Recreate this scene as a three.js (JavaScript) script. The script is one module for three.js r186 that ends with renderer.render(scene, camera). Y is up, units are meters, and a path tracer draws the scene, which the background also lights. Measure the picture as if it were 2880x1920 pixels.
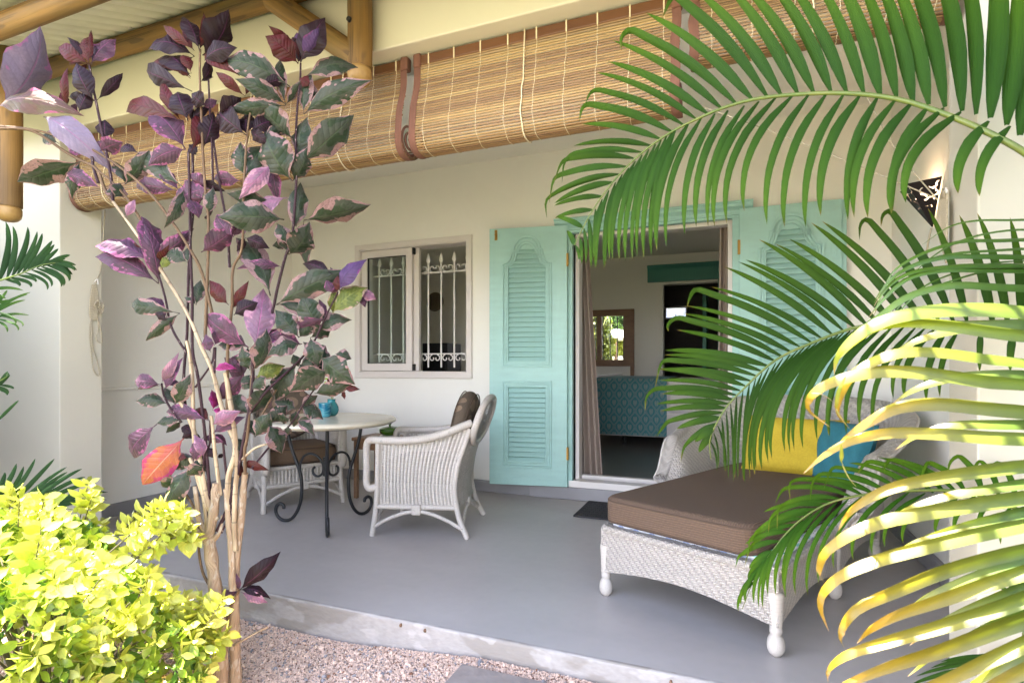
import * as THREE from 'three';
import { RoundedBoxGeometry } from 'three/addons/geometries/RoundedBoxGeometry.js';
import { mergeGeometries, toCreasedNormals } from 'three/addons/utils/BufferGeometryUtils.js';

// ---------------------------------------------------------------- camera, sky, sun, exposure
const scene = new THREE.Scene();
const EYE = new THREE.Vector3(0, 1.1, 4.45), YAW = 0.3795;
const camera = new THREE.PerspectiveCamera(63.21, 1.5, 0.05, 600);
camera.position.copy(EYE);
camera.lookAt(EYE.x - Math.sin(YAW), EYE.y, EYE.z - Math.cos(YAW));
camera.setViewOffset(2880, 1920, 0, -68, 2880, 1920);          // shift lens: the horizon lies a little below the middle
camera.updateProjectionMatrix();
camera.focus = 3.4; camera.userData.fStop = 7;
const renderer = new THREE.WebGLRenderer({ antialias: true });
renderer.toneMapping = THREE.LinearToneMapping;
renderer.toneMappingExposure = 10.3;
renderer.shadowMap.enabled = true;
{
  const w = 256, h = 128, d = new Float32Array(w * h * 4);
  for (let j = 0; j < h; j++) {
    const el = Math.max(0, Math.sin(((j + 0.5) / h - 0.5) * Math.PI)), k = 1 - Math.exp(-el / 0.34);
    for (let i = 0; i < w; i++) {
      const o = (j * w + i) * 4;
      d[o] = 1.38 + (0.10 - 1.38) * k; d[o + 1] = 1.38 + (0.17 - 1.38) * k; d[o + 2] = 1.42 + (0.36 - 1.42) * k; d[o + 3] = 1;
    }
  }
  const t = new THREE.DataTexture(d, w, h, THREE.RGBAFormat, THREE.FloatType);
  t.mapping = THREE.EquirectangularReflectionMapping; t.magFilter = THREE.LinearFilter; t.needsUpdate = true;
  scene.background = t; scene.environment = t;
}
const sun = new THREE.DirectionalLight(new THREE.Color(1, 0.95, 0.86), 5);
sun.position.set(-3.4, 11, 5.6); sun.target.position.set(0, 0, 3.2 + 1.2);
sun.castShadow = true; sun.shadow.mapSize.set(2048, 2048);
Object.assign(sun.shadow.camera, { left: -14, right: 14, top: 14, bottom: -14, near: 0.1, far: 60 });
scene.add(sun, sun.target);

// ---------------------------------------------------------------- helpers
const V = (x, y, z) => new THREE.Vector3(x, y, z);
const lerp = (a, b, t) => a + (b - a) * t;
const clamp = (x, a = 0, b = 1) => Math.min(b, Math.max(a, x));
const sm = (a, b, x) => { const t = clamp((x - a) / (b - a)); return t * t * (3 - 2 * t); };
function rng(s) { return () => { s = (s + 0x6d2b79f5) | 0; let t = Math.imul(s ^ (s >>> 15), 1 | s); t = (t + Math.imul(t ^ (t >>> 7), 61 | t)) ^ t; return ((t ^ (t >>> 14)) >>> 0) / 4294967296; }; }
const R = rng(77);
const rr = (a, b) => a + (b - a) * R();
const SY = Math.sin(YAW), CY = Math.cos(YAW);
// a point of the place from where it lies in the photograph (2880 x 1920) and its distance along the view
function at(px, py, t) {
  const u = (px - 1440) / 1560, v = (1028 - py) / 1560;
  return V(EYE.x + t * (-SY + CY * u), EYE.y + t * v, EYE.z - t * (CY + SY * u));
}
const TOEYE = (p) => EYE.clone().sub(p).normalize();
const taken = {};
function numbered(n) { const k = taken[n] = (taken[n] ?? -1) + 1; return k ? n + '_' + String(k).padStart(3, '0') : n; }
function tag(o, label, category, group, kind) {
  if (label) o.userData.label = label;
  if (category) o.userData.category = category;
  if (group) o.userData.group = group;
  if (kind) o.userData.kind = kind;
  return o;
}
function thing(name, label, category, pos = [0, 0, 0], turn = 0, group) {
  const o = new THREE.Group(); o.name = numbered(name); o.position.set(...pos); o.rotation.y = turn; scene.add(o);
  return tag(o, label, category, group);
}
const merge = (gs) => {
  if (!Array.isArray(gs)) return gs;
  if (gs.length === 1) return gs[0];
  const a = gs.map((g) => { const q = g.index ? g.toNonIndexed() : g; for (const k of Object.keys(q.attributes)) if (!['position', 'normal', 'uv'].includes(k)) q.deleteAttribute(k); return q; });
  return mergeGeometries(a);
};
function obj(name, geo, mat, parent, label) {
  const m = new THREE.Mesh(merge(geo), mat);
  m.name = parent && parent !== scene ? name : numbered(name);
  m.castShadow = m.receiveShadow = true;
  (parent || scene).add(m);
  if (label) m.userData.label = label;
  return m;
}
const struct = (name, geo, mat) => tag(obj(name, geo, mat, scene), null, null, null, 'structure');
// uv in metres from the face directions
function boxUV(g0, s = 1) {
  const g = g0.index ? g0.toNonIndexed() : g0, p = g.attributes.position, uv = new Float32Array(p.count * 2);
  for (let i = 0; i < p.count; i += 3) {
    const a = V().fromBufferAttribute(p, i), b = V().fromBufferAttribute(p, i + 1), c = V().fromBufferAttribute(p, i + 2);
    const n = b.clone().sub(a).cross(c.clone().sub(a)), x = Math.abs(n.x), y = Math.abs(n.y), z = Math.abs(n.z);
    [a, b, c].forEach((q, k) => {
      const [u, v] = y >= x && y >= z ? [q.x, q.z] : x >= z ? [q.z, q.y] : [q.x, q.y];
      uv[(i + k) * 2] = u * s; uv[(i + k) * 2 + 1] = v * s;
    });
  }
  g.setAttribute('uv', new THREE.BufferAttribute(uv, 2));
  return g;
}
const box = (x0, x1, y0, y1, z0, z1) => boxUV(new THREE.BoxGeometry(x1 - x0, y1 - y0, z1 - z0).translate((x0 + x1) / 2, (y0 + y1) / 2, (z0 + z1) / 2));
const rbox = (x0, x1, y0, y1, z0, z1, r = 0.004, seg = 2) => boxUV(new RoundedBoxGeometry(x1 - x0, y1 - y0, z1 - z0, seg, r).translate((x0 + x1) / 2, (y0 + y1) / 2, (z0 + z1) / 2));
function ext(shape, depth, bevel = 0, curve = 12) {
  const g = new THREE.ExtrudeGeometry(shape, { depth, bevelEnabled: bevel > 0, bevelThickness: bevel, bevelSize: bevel, bevelOffset: -bevel, bevelSegments: 2, curveSegments: curve });
  return boxUV(g);
}
const rectShape = (x0, x1, y0, y1) => new THREE.Shape([new THREE.Vector2(x0, y0), new THREE.Vector2(x1, y0), new THREE.Vector2(x1, y1), new THREE.Vector2(x0, y1)]);
const rectHole = (x0, x1, y0, y1) => new THREE.Path([new THREE.Vector2(x0, y0), new THREE.Vector2(x0, y1), new THREE.Vector2(x1, y1), new THREE.Vector2(x1, y0)]);
// a tapering tube through points; uv in metres
function tube(points, rad, { n = 0, k = 8, closed = false, caps = true, straight = false, flat = 1 } = {}) {
  const pts = points.map((p) => Array.isArray(p) ? V(...p) : p);
  const curve = straight ? null : new THREE.CatmullRomCurve3(pts, closed, 'centripetal');
  const N = straight ? pts.length - 1 : n || Math.max(4, (pts.length - 1) * 5);
  const P = []; for (let i = 0; i <= N; i++) P.push(straight ? pts[i].clone() : curve.getPoint(i / N));
  const T = P.map((p, i) => (closed ? P[(i + 1) % N || N].clone().sub(P[(i - 1 + N) % N]) : P[Math.min(N, i + 1)].clone().sub(P[Math.max(0, i - 1)])).normalize());
  let nrm = Math.abs(T[0].y) < 0.9 ? V(0, 1, 0) : V(1, 0, 0); nrm.sub(T[0].clone().multiplyScalar(nrm.dot(T[0]))).normalize();
  const pos = [], nor = [], uv = [], idx = []; let len = 0;
  const R0 = (s, i) => typeof rad === 'function' ? rad(s, i) : Array.isArray(rad) ? lerp(rad[0], rad[1], s) : rad;
  for (let i = 0; i <= N; i++) {
    if (i) { len += P[i].distanceTo(P[i - 1]); nrm.sub(T[i].clone().multiplyScalar(nrm.dot(T[i]))).normalize(); }
    const b = T[i].clone().cross(nrm), r = R0(i / N, i);
    for (let j = 0; j <= k; j++) {
      const a = j / k * Math.PI * 2, c = Math.cos(a), s = Math.sin(a) * flat;
      pos.push(P[i].x + r * (c * nrm.x + s * b.x), P[i].y + r * (c * nrm.y + s * b.y), P[i].z + r * (c * nrm.z + s * b.z));
      nor.push(c * nrm.x + s * b.x, c * nrm.y + s * b.y, c * nrm.z + s * b.z); uv.push(j / k * r * 6.283, len);
    }
  }
  for (let i = 0; i < N; i++) for (let j = 0; j < k; j++) { const a = i * (k + 1) + j, b = a + k + 1; idx.push(a, a + 1, b, b, a + 1, b + 1); }
  if (caps && !closed) for (const e of [0, N]) {
    const c = pos.length / 3, s = e ? 1 : -1, r = R0(e / N, e), q = P[e].clone().addScaledVector(T[e], s * r * 0.35);
    pos.push(q.x, q.y, q.z); nor.push(T[e].x * s, T[e].y * s, T[e].z * s); uv.push(0, 0);
    for (let j = 0; j < k; j++) { const a = e * (k + 1) + j; e ? idx.push(a, a + 1, c) : idx.push(a + 1, a, c); }
  }
  const g = new THREE.BufferGeometry();
  g.setAttribute('position', new THREE.Float32BufferAttribute(pos, 3)); g.setAttribute('normal', new THREE.Float32BufferAttribute(nor, 3)); g.setAttribute('uv', new THREE.Float32BufferAttribute(uv, 2));
  g.setIndex(idx); return g;
}
const rod = (a, b, r, k = 8) => tube([a, b], r, { straight: true, k });
// a surface over (u, v); uv in metres if su, sv are given
function patch(f, nu, nv, su = 1, sv = 1) {
  const pos = [], uv = [], idx = [];
  for (let j = 0; j <= nv; j++) for (let i = 0; i <= nu; i++) { const p = f(i / nu, j / nv); pos.push(p.x, p.y, p.z); uv.push(i / nu * su, j / nv * sv); }
  for (let j = 0; j < nv; j++) for (let i = 0; i < nu; i++) { const a = j * (nu + 1) + i, b = a + nu + 1; idx.push(a, a + 1, b, b, a + 1, b + 1); }
  const g = new THREE.BufferGeometry();
  g.setAttribute('position', new THREE.Float32BufferAttribute(pos, 3)); g.setAttribute('uv', new THREE.Float32BufferAttribute(uv, 2)); g.setIndex(idx); g.computeVertexNormals();
  return g;
}
const lathe = (pts, seg = 24) => new THREE.LatheGeometry(pts.map((p) => new THREE.Vector2(...p)), seg);
const move = (g, x, y, z, rx = 0, ry = 0, rz = 0) => { if (rx) g.rotateX(rx); if (rz) g.rotateZ(rz); if (ry) g.rotateY(ry); return g.translate(x, y, z); };

// ---------------------------------------------------------------- procedural textures
function hash2(x, y, s) { let h = (x * 374761393 + y * 668265263 + s * 1442695041) | 0; h = Math.imul(h ^ (h >>> 13), 1274126177); return ((h ^ (h >>> 16)) >>> 0) / 4294967296; }
function noise(x, y, px, py, s) {                    // repeats every px, py
  const xi = Math.floor(x), yi = Math.floor(y), fx = x - xi, fy = y - yi, u = fx * fx * (3 - 2 * fx), v = fy * fy * (3 - 2 * fy);
  const H = (a, b) => hash2(((a % px) + px) % px, ((b % py) + py) % py, s);
  return lerp(lerp(H(xi, yi), H(xi + 1, yi), u), lerp(H(xi, yi + 1), H(xi + 1, yi + 1), u), v);
}
function fbm(u, v, fx, fy, oct, s) { let a = 0.5, r = 0, t = 0; for (let o = 0; o < oct; o++) { r += a * noise(u * fx, v * fy, fx, fy, s + o * 17); t += a; a *= 0.5; fx *= 2; fy *= 2; } return r / t; }
const enc = (x) => { x = clamp(x); return Math.round(255 * (x <= 0.0031308 ? 12.92 * x : 1.055 * Math.pow(x, 1 / 2.4) - 0.055)); };
// f(u, v) gives [r, g, b (linear), alpha?] or a grey number
function tex(w, h, f, { color = true, rep = 1 } = {}) {
  const d = new Uint8Array(w * h * 4);
  for (let j = 0; j < h; j++) for (let i = 0; i < w; i++) {
    const c = f((i + 0.5) / w, (j + 0.5) / h), o = (j * w + i) * 4;
    if (typeof c === 'number') { d[o] = d[o + 1] = d[o + 2] = Math.round(255 * clamp(c)); d[o + 3] = 255; }
    else { for (let k = 0; k < 3; k++) d[o + k] = color ? enc(c[k]) : Math.round(255 * clamp(c[k])); d[o + 3] = Math.round(255 * (c[3] ?? 1)); }
  }
  const t = new THREE.DataTexture(d, w, h, THREE.RGBAFormat);
  t.magFilter = THREE.LinearFilter; t.wrapS = t.wrapT = THREE.RepeatWrapping; if (color) t.colorSpace = THREE.SRGBColorSpace;
  if (Array.isArray(rep)) t.repeat.set(...rep); else t.repeat.set(rep, rep);
  t.needsUpdate = true; return t;
}
const grey = (w, h, f, rep = 1) => tex(w, h, f, { color: false, rep });
const mix3 = (a, b, t) => [lerp(a[0], b[0], t), lerp(a[1], b[1], t), lerp(a[2], b[2], t)];
const sc3 = (a, k) => [a[0] * k, a[1] * k, a[2] * k];
const rgb = (r, g, b) => new THREE.Color().setRGB(r, g, b);
const std = (o) => new THREE.MeshStandardMaterial(o);
const phy = (o) => new THREE.MeshPhysicalMaterial(o);
// ---------------------------------------------------------------- materials
const M = {};
{
  const plB = grey(512, 512, (u, v) => 0.5 * fbm(u, v, 6, 6, 4, 3) + 0.35 * fbm(u, v, 90, 24, 2, 5) + 0.15 * fbm(u, v, 150, 150, 2, 9), 0.8);
  M.plaster = std({ map: tex(512, 512, (u, v) => sc3([0.85, 0.825, 0.77], 0.93 + 0.1 * fbm(u, v, 3, 3, 4, 21)), { rep: 0.5 }), roughness: 0.85, bumpMap: plB, bumpScale: 0.0011 });
  M.frontwall = M.plaster.clone(); M.frontwall.color = rgb(0.73, 0.705, 0.64);  // cream paint, also toned down in colour to offset strong light outside
  M.inside = std({ color: rgb(0.80, 0.775, 0.71), roughness: 0.9, bumpMap: plB, bumpScale: 0.002 });
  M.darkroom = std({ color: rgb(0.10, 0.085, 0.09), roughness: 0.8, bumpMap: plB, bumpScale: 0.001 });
  const cem = (u, v) => 0.55 * fbm(u, v, 3, 3, 5, 31) + 0.3 * fbm(u, v, 4, 14, 4, 33) + 0.15 * fbm(u, v, 60, 60, 2, 35);
  M.cement = std({ map: tex(1024, 1024, (u, v) => {
    const n = cem(u, v);
    return sc3([0.42, 0.385, 0.368], 0.80 + 0.40 * n);
  }, { rep: 0.42 }), roughnessMap: grey(512, 512, (u, v) => 0.30 + 0.14 * fbm(u, v, 3, 9, 4, 133) + 0.05 * fbm(u, v, 90, 90, 2, 3), 0.42), roughness: 1 });
  M.roomfloor = std({ map: tex(256, 256, (u, v) => sc3([0.14, 0.135, 0.125], 0.75 + 0.5 * fbm(u, v, 4, 4, 4, 5)), { rep: 0.5 }), roughness: 0.3 });
  M.frost = phy({ color: rgb(0.75, 0.78, 0.86), roughness: 0.9, transmission: 0.85, thickness: 0 });
  M.skirt = std({ map: tex(256, 256, (u, v) => sc3([0.27, 0.262, 0.275], 0.8 + 0.4 * fbm(u, v, 4, 4, 4, 5))), roughness: 0.6 });
  M.riser = std({ map: tex(1024, 256, (u, v) => {
    const blot = sm(0.50, 0.58, fbm(u, v, 9, 2, 5, 91)), fine = fbm(u, v, 120, 30, 3, 95);
    let c = mix3([0.39, 0.355, 0.33], [0.28, 0.245, 0.21], blot * (0.55 + 0.45 * fine));
    const lime = sm(0.62, 0.7, fbm(u, v, 22, 4, 4, 97)); c = mix3(c, [0.52, 0.48, 0.455], 0.5 * lime);
    return sc3(c, 0.88 + 0.24 * fine);
  }, { rep: [0.4, 3.2] }), roughness: 0.75, bumpMap: grey(512, 256, (u, v) => fbm(u, v, 50, 12, 4, 99), [0.4, 3.2]), bumpScale: 0.004 });
  const grain = (u, v, s) => 0.62 * fbm(u, v, 7, 3, 4, s) + 0.38 * fbm(u, v, 30, 3, 3, s + 3);
  M.log = std({ map: tex(512, 512, (u, v) => {
    const g = grain(u, v, 12), green = sm(0.45, 0.7, fbm(u, v, 3, 2, 3, 14)), knot = sm(0.80, 0.86, fbm(u, v, 9, 5, 2, 16));
    let c = mix3([0.25, 0.132, 0.032], [0.125, 0.068, 0.021], sm(0.25, 0.75, g)); c = mix3(c, [0.15, 0.12, 0.045], green * 0.75); c = mix3(c, [0.09, 0.05, 0.02], knot * 0.8);
    const crack = Math.abs(fbm(u, v, 16, 1, 3, 18) - 0.5) < 0.01 ? 0.6 : 1;
    return sc3(c, crack);
  }, { rep: [3, 0.9] }), roughness: 0.7, bumpMap: grey(256, 256, (u, v) => grain(u, v, 12), [3, 0.9]), bumpScale: 0.004 });
  M.logend = std({ map: tex(256, 256, (u, v) => { const g = grain(u, v, 44); return mix3([0.40, 0.24, 0.075], [0.28, 0.155, 0.045], g); }, { rep: [4, 4] }), roughness: 0.5 });
  M.header = std({ map: tex(256, 256, (u, v) => mix3([0.15, 0.058, 0.016], [0.075, 0.026, 0.009], grain(v, u, 23)), { rep: [1.5, 6] }), roughness: 0.45 });
  M.edging = std({ map: tex(128, 128, (u, v) => sc3([0.155, 0.066, 0.044], 0.8 + 0.4 * fbm(u, v, 30, 30, 2, 8))), roughness: 0.9 });
  const slatMap = (a, b, s) => tex(1024, 32, (u, v) => {
    const g = fbm(u, v, 5, 4, 4, s), st = sm(0.70, 0.78, fbm(u, v, 14, 2, 3, s + 9)), nick = fbm(u, v, 160, 6, 1, s + 5) > 0.97 ? 0.6 : 1;
    return sc3(mix3(mix3(a, b, g), [0.13, 0.07, 0.03], st * 0.45), nick * (0.86 + 0.28 * fbm(u, v, 3, 1, 3, s + 2)));
  }, { rep: [0.5, 3] });
  M.slat = [[[0.315, 0.195, 0.074], [0.238, 0.137, 0.054]], [[0.264, 0.153, 0.060], [0.187, 0.100, 0.039]], [[0.357, 0.236, 0.095], [0.281, 0.170, 0.064]], [[0.212, 0.121, 0.054], [0.162, 0.083, 0.035]], [[0.289, 0.187, 0.085], [0.221, 0.137, 0.064]]]
    .map(([a, b], i) => std({ map: slatMap(a, b, 101 + i * 13), roughness: 0.5 }));
  M.string = std({ color: rgb(0.66, 0.56, 0.38), roughness: 0.9 });
  M.rope = std({ map: tex(64, 64, (u, v) => sc3([0.50, 0.43, 0.32], 0.65 + 0.5 * fbm(u + v, v, 6, 6, 2, 3)), { rep: [60, 60] }), roughness: 0.95 });
  M.steel = std({ color: rgb(0.35, 0.35, 0.36), metalness: 0.8, roughness: 0.4 });
  M.roofmetal = std({ map: tex(256, 256, (u, v) => sc3([0.74, 0.73, 0.65], 0.9 + 0.2 * fbm(u, v, 6, 6, 3, 4))), roughness: 0.55 });
  const teal = (c) => std({ map: tex(256, 256, (u, v) => sc3(c, 0.93 + 0.12 * fbm(u, v, 8, 40, 3, 6) - (fbm(u, v, 60, 60, 2, 8) > 0.8 ? 0.05 : 0)), { rep: 1 }), roughness: 0.5, bumpMap: grey(256, 256, (u, v) => fbm(u, v, 80, 8, 3, 7)), bumpScale: 0.0012 });
  M.teal = teal([0.345, 0.565, 0.53]); M.tealdark = std({ color: rgb(0.06, 0.23, 0.19), roughness: 0.5 });
  M.white = std({ color: rgb(0.74, 0.70, 0.68), roughness: 0.35 });
  M.frame = std({ color: rgb(0.70, 0.64, 0.61), roughness: 0.38 });
  M.iron = std({ color: rgb(0.028, 0.029, 0.033), roughness: 0.42, metalness: 0.4, bumpMap: grey(64, 64, (u, v) => fbm(u, v, 8, 8, 3, 3), 20), bumpScale: 0.001 });
  M.brass = std({ color: rgb(0.42, 0.25, 0.06), roughness: 0.4, metalness: 0.8 });
  M.black = std({ color: rgb(0.016, 0.015, 0.016), roughness: 0.5 });
  M.gasket = std({ color: rgb(0.02, 0.02, 0.022), roughness: 0.7 });
  M.glass = phy({ color: rgb(0.93, 0.97, 0.95), transmission: 1, thickness: 0, roughness: 0.02, ior: 1.5 });
  M.table = std({ map: tex(512, 512, (u, v) => sc3([0.66, 0.61, 0.50], 0.9 + 0.15 * fbm(u, v, 60, 4, 4, 3))), roughness: 0.22 });
  M.rattan = std({ map: tex(128, 256, (u, v) => { const chip = fbm(u, v, 16, 32, 3, 6) > 0.78 ? 0.75 : 1, band = (v * 32) % 1 < 0.07 ? 0.88 : 1; return sc3([0.52, 0.475, 0.435], (0.9 + 0.14 * fbm(u, v, 4, 8, 3, 2)) * chip * band); }, { rep: [4, 2] }), roughness: 0.5, bumpMap: grey(64, 256, (u, v) => 0.5 + 0.5 * Math.abs(Math.sin(v * 32 * Math.PI)) ** 0.3, [4, 2]), bumpScale: 0.0012 });
  // woven cane: upright stakes with strands passing before and behind them; the gaps are open
  const N1 = 4, N2 = 8, weave = (u, v) => {
    const x = u * N1, y = v * N2, i = Math.floor(x), j = Math.floor(y), fx = x - i, fy = y - j;
    const strand = Math.sin(fy * Math.PI), d = Math.abs(fx - 0.5), rib = d < 0.31 ? Math.sqrt(1 - (d / 0.31) ** 2) : 0;
    const a = strand > 0.55 ? 0.35 * Math.sqrt(strand) : 0, b = rib > 0 ? 0.5 * rib + 0.5 * rib * (0.75 + 0.25 * Math.sqrt(strand)) * ((i + j) % 2 ? 1 : 0.86) : 0;
    return [Math.max(a, b), a > 0 || b > 0];
  };
  const wv = (col, rep) => std({ side: THREE.DoubleSide, alphaTest: 0.5, roughness: 0.6, map: tex(256, 256, (u, v) => { const [h, on] = weave(u, v); return [...sc3(col, 0.86 + 0.2 * hash2(Math.floor(u * N1), Math.floor(v * N2), 4)), on ? 1 : 0]; }, { rep }), bumpMap: grey(256, 256, (u, v) => weave(u, v)[0], rep), bumpScale: 0.005 });
  M.weave = wv([0.56, 0.515, 0.475], [1 / 0.106, 1 / 0.046]);
  const lat = (u, v) => { const x = Math.abs((u * 6) % 1 - 0.5), y = Math.abs((v * 6) % 1 - 0.5); return [Math.max(x > 0.29 ? 1 : 0, y > 0.29 ? 0.8 : 0), x > 0.29 || y > 0.29]; };
  M.cane = std({ side: THREE.DoubleSide, alphaTest: 0.5, roughness: 0.7, map: tex(128, 128, (u, v) => [0.34, 0.31, 0.285, lat(u, v)[1] ? 1 : 0], { rep: 1 / 0.05 }), bumpMap: grey(128, 128, (u, v) => lat(u, v)[0], 1 / 0.05), bumpScale: 0.003 });
  M.twig = std({ color: rgb(0.10, 0.085, 0.045), roughness: 0.9 });
  // herringbone weave of broad splints
  const her = (u, v) => {
    const n = 8, x = u * n, y = v * n, i = Math.floor(x), j = Math.floor(y), fx = x - i, fy = y - j;
    const k = (((i + (j % 2 ? 1 : 0) * 0 + j) % 4) + 4) % 4, horiz = k < 2;
    const across = horiz ? fy : fx, along = horiz ? (k === 0 ? fx : fx + 1) / 2 : ((((i + j) % 4) === 2 ? 1 - fy : 2 - fy)) / 2;
    const h = Math.pow(Math.sin(Math.PI * clamp(across)), 0.5) * (0.45 + 0.55 * Math.sin(Math.PI * clamp(along)));
    return [h, h > 0.1, horiz];
  };
  M.herring = std({ side: THREE.DoubleSide, roughness: 0.55, map: tex(256, 256, (u, v) => { const [h, on, hz] = her(u, v); return sc3(hz ? [0.53, 0.485, 0.445] : [0.44, 0.40, 0.37], 0.9 + 0.16 * hash2(Math.floor(u * 8), Math.floor(v * 8), 9)); }, { rep: 1 / 0.075 }), bumpMap: grey(256, 256, (u, v) => her(u, v)[0], 1 / 0.075), bumpScale: 0.007 });
  M.brown = std({ map: tex(256, 256, (u, v) => sc3(Math.sin(u * 2 * Math.PI * 16) > 0.2 ? [0.138, 0.089, 0.060] : [0.105, 0.067, 0.046], 0.85 + 0.3 * fbm(u, v, 60, 60, 2, 3)), { rep: 1 / 0.16 }), roughness: 0.9, bumpMap: grey(256, 256, (u, v) => 0.5 + 0.5 * Math.sin(u * 2 * Math.PI * 16), 1 / 0.16), bumpScale: 0.0014 });
  M.brownplain = std({ map: tex(256, 256, (u, v) => sc3([0.135, 0.085, 0.052], 0.8 + 0.4 * fbm(u, v, 70, 70, 2, 3)), { rep: 4 }), roughness: 0.92 });
  M.piping = std({ color: rgb(0.075, 0.048, 0.033), roughness: 0.9 });
  const dots = []; { const q = rng(5); for (let i = 0; i < 60 && dots.length < 15; i++) { const c = [q(), q(), 0.055 + 0.065 * q(), 0.75 + 0.4 * q()]; if (dots.every((d) => { const dx = Math.abs(d[0] - c[0]), dy = Math.abs(d[1] - c[1]); return Math.hypot(Math.min(dx, 1 - dx), Math.min(dy, 1 - dy)) > d[2] + c[2] + 0.01; })) dots.push(c); } }
  M.dots = std({ map: tex(512, 512, (u, v) => {
    let m = 0; for (const d of dots) { let dx = Math.abs(u - d[0]), dy = Math.abs(v - d[1]); dx = Math.min(dx, 1 - dx); dy = Math.min(dy, 1 - dy); m = Math.max(m, sm(d[2], d[2] - 0.012, Math.hypot(dx * d[3], dy))); }
    return sc3(mix3([0.095, 0.07, 0.05], [0.21, 0.145, 0.098], m), 0.85 + 0.3 * fbm(u, v, 120, 120, 1, 4));
  }, { rep: 2.2 }), roughness: 0.9 });
  M.yellow = std({ map: tex(128, 128, (u, v) => sc3([0.50, 0.36, 0.025], 0.9 + 0.2 * fbm(u, v, 40, 40, 2, 2)), { rep: 4 }), roughness: 0.85 });
  M.bluecloth = std({ map: tex(128, 128, (u, v) => sc3([0.025, 0.155, 0.20], 0.9 + 0.2 * fbm(u, v, 40, 40, 2, 2)), { rep: 4 }), roughness: 0.85 });
  M.print = std({ map: tex(512, 512, (u, v) => {
    let c = [0.74, 0.76, 0.80]; const q = (n, x, y, r) => Math.hypot(((u * n - x) % 1 + 1.5) % 1 - 0.5, ((v * n - y) % 1 + 1.5) % 1 - 0.5) - r;
    const a = q(3, 0.2, 0.3, 0.28); if (a < 0) c = fbm(u, v, 4, 4, 1, 3) > 0.5 ? [0.06, 0.34, 0.44] : [0.25, 0.55, 0.52];
    if (Math.abs(q(4, 0.5, 0.6, 0.34)) < 0.02 && Math.sin(Math.atan2(u * 4 % 1 - 0.5, v * 4 % 1 - 0.6) * 30) > 0) c = [0.05, 0.05, 0.12];
    if (Math.abs(q(5, 0.1, 0.8, 0.16)) < 0.05) c = [0.35, 0.42, 0.62];
    return c;
  }, { rep: 2.4 }), roughness: 0.85 });
  M.mat = std({ color: rgb(0.022, 0.021, 0.023), roughness: 0.75 });
  M.curtain = std({ map: tex(256, 256, (u, v) => sc3([0.36, 0.29, 0.25], 0.88 + 0.2 * fbm(u, v, 60, 20, 3, 3)), { rep: 2 }), roughness: 0.9, side: THREE.DoubleSide });
  M.sheet = std({ map: tex(256, 256, (u, v) => sc3([0.74, 0.70, 0.70], 0.94 + 0.1 * fbm(u, v, 4, 4, 4, 3))), roughness: 0.9 });
  // damask of hearts in ogees on teal
  const heart = (x, y) => { x = Math.abs(x); const yy = y - 0.55 * Math.sqrt(Math.max(0, x)) * 0.9; return x * x + yy * yy; };
  const damask = (u, v) => {
    let best = 0;
    for (const [ox, oy] of [[0, 0], [0.5, 0.5]]) {
      let x = ((u - ox) % 1 + 1.5) % 1 - 0.5, y = ((v - oy) % 1 + 1.5) % 1 - 0.5;
      const h = heart(x * 2.6, y * 2.6 + 0.25);
      if (h < 0.22 && h > 0.0) best = Math.max(best, x * x < 0.0006 || Math.abs(h - 0.12) < 0.018 ? 0.25 : 1);
      const og = Math.abs(Math.abs(x) * 1.02 + (1 - Math.cos(y * 2 * Math.PI)) * 0.22 - 0.42); if (og < 0.035) best = Math.max(best, 0.75);
    }
    return best;
  };
  M.damask = std({ map: tex(512, 512, (u, v) => sc3(mix3([0.065, 0.235, 0.27], [0.40, 0.42, 0.40], damask(u, v) * 0.62), 0.85 + 0.3 * fbm(u, v, 80, 80, 2, 2)), { rep: [1 / 0.13, 1 / 0.20] }), roughness: 0.9 });
  M.green = phy({ color: rgb(0.035, 0.10, 0.008), roughness: 0.12, clearcoat: 0.8, clearcoatRoughness: 0.1 });
  M.wood = std({ map: tex(256, 256, (u, v) => mix3([0.30, 0.17, 0.09], [0.16, 0.08, 0.045], grain(v, u, 63)), { rep: 2 }), roughness: 0.45 });
  M.tealglass = phy({ map: tex(128, 256, (u, v) => { const w = v + 0.02 * Math.sin(u * 6.283 * 2), b = fbm(u, w, 2, 26, 2, 3); return mix3([0.012, 0.20, 0.34], [0.10, 0.42, 0.48], sm(0.42, 0.6, b)); }), roughness: 0.1, transmission: 0.3, thickness: 0 });
  M.tealround = phy({ color: rgb(0.05, 0.33, 0.36), roughness: 0.09, transmission: 0.35, thickness: 0 });
  M.lampmetal = std({ color: rgb(0.02, 0.015, 0.018), roughness: 0.45, metalness: 0.5, side: THREE.DoubleSide });
  M.bulb = std({ color: rgb(1, 0.9, 0.75), emissive: rgb(1, 0.74, 0.48), emissiveIntensity: 1.4 });
  M.straw = std({ color: rgb(0.20, 0.16, 0.11), roughness: 0.9 });
  M.slab = std({ map: tex(512, 512, (u, v) => { const crack = Math.abs(fbm(u, v, 3, 4, 4, 13) - 0.5) < 0.008 ? 0.72 : 1; return sc3(mix3([0.36, 0.30, 0.27], [0.26, 0.215, 0.19], fbm(u, v, 10, 10, 4, 3)), crack); }, { rep: 1.2 }), roughness: 0.85, bumpMap: grey(256, 256, (u, v) => fbm(u, v, 14, 14, 4, 3), 1.2), bumpScale: 0.008 });
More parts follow.
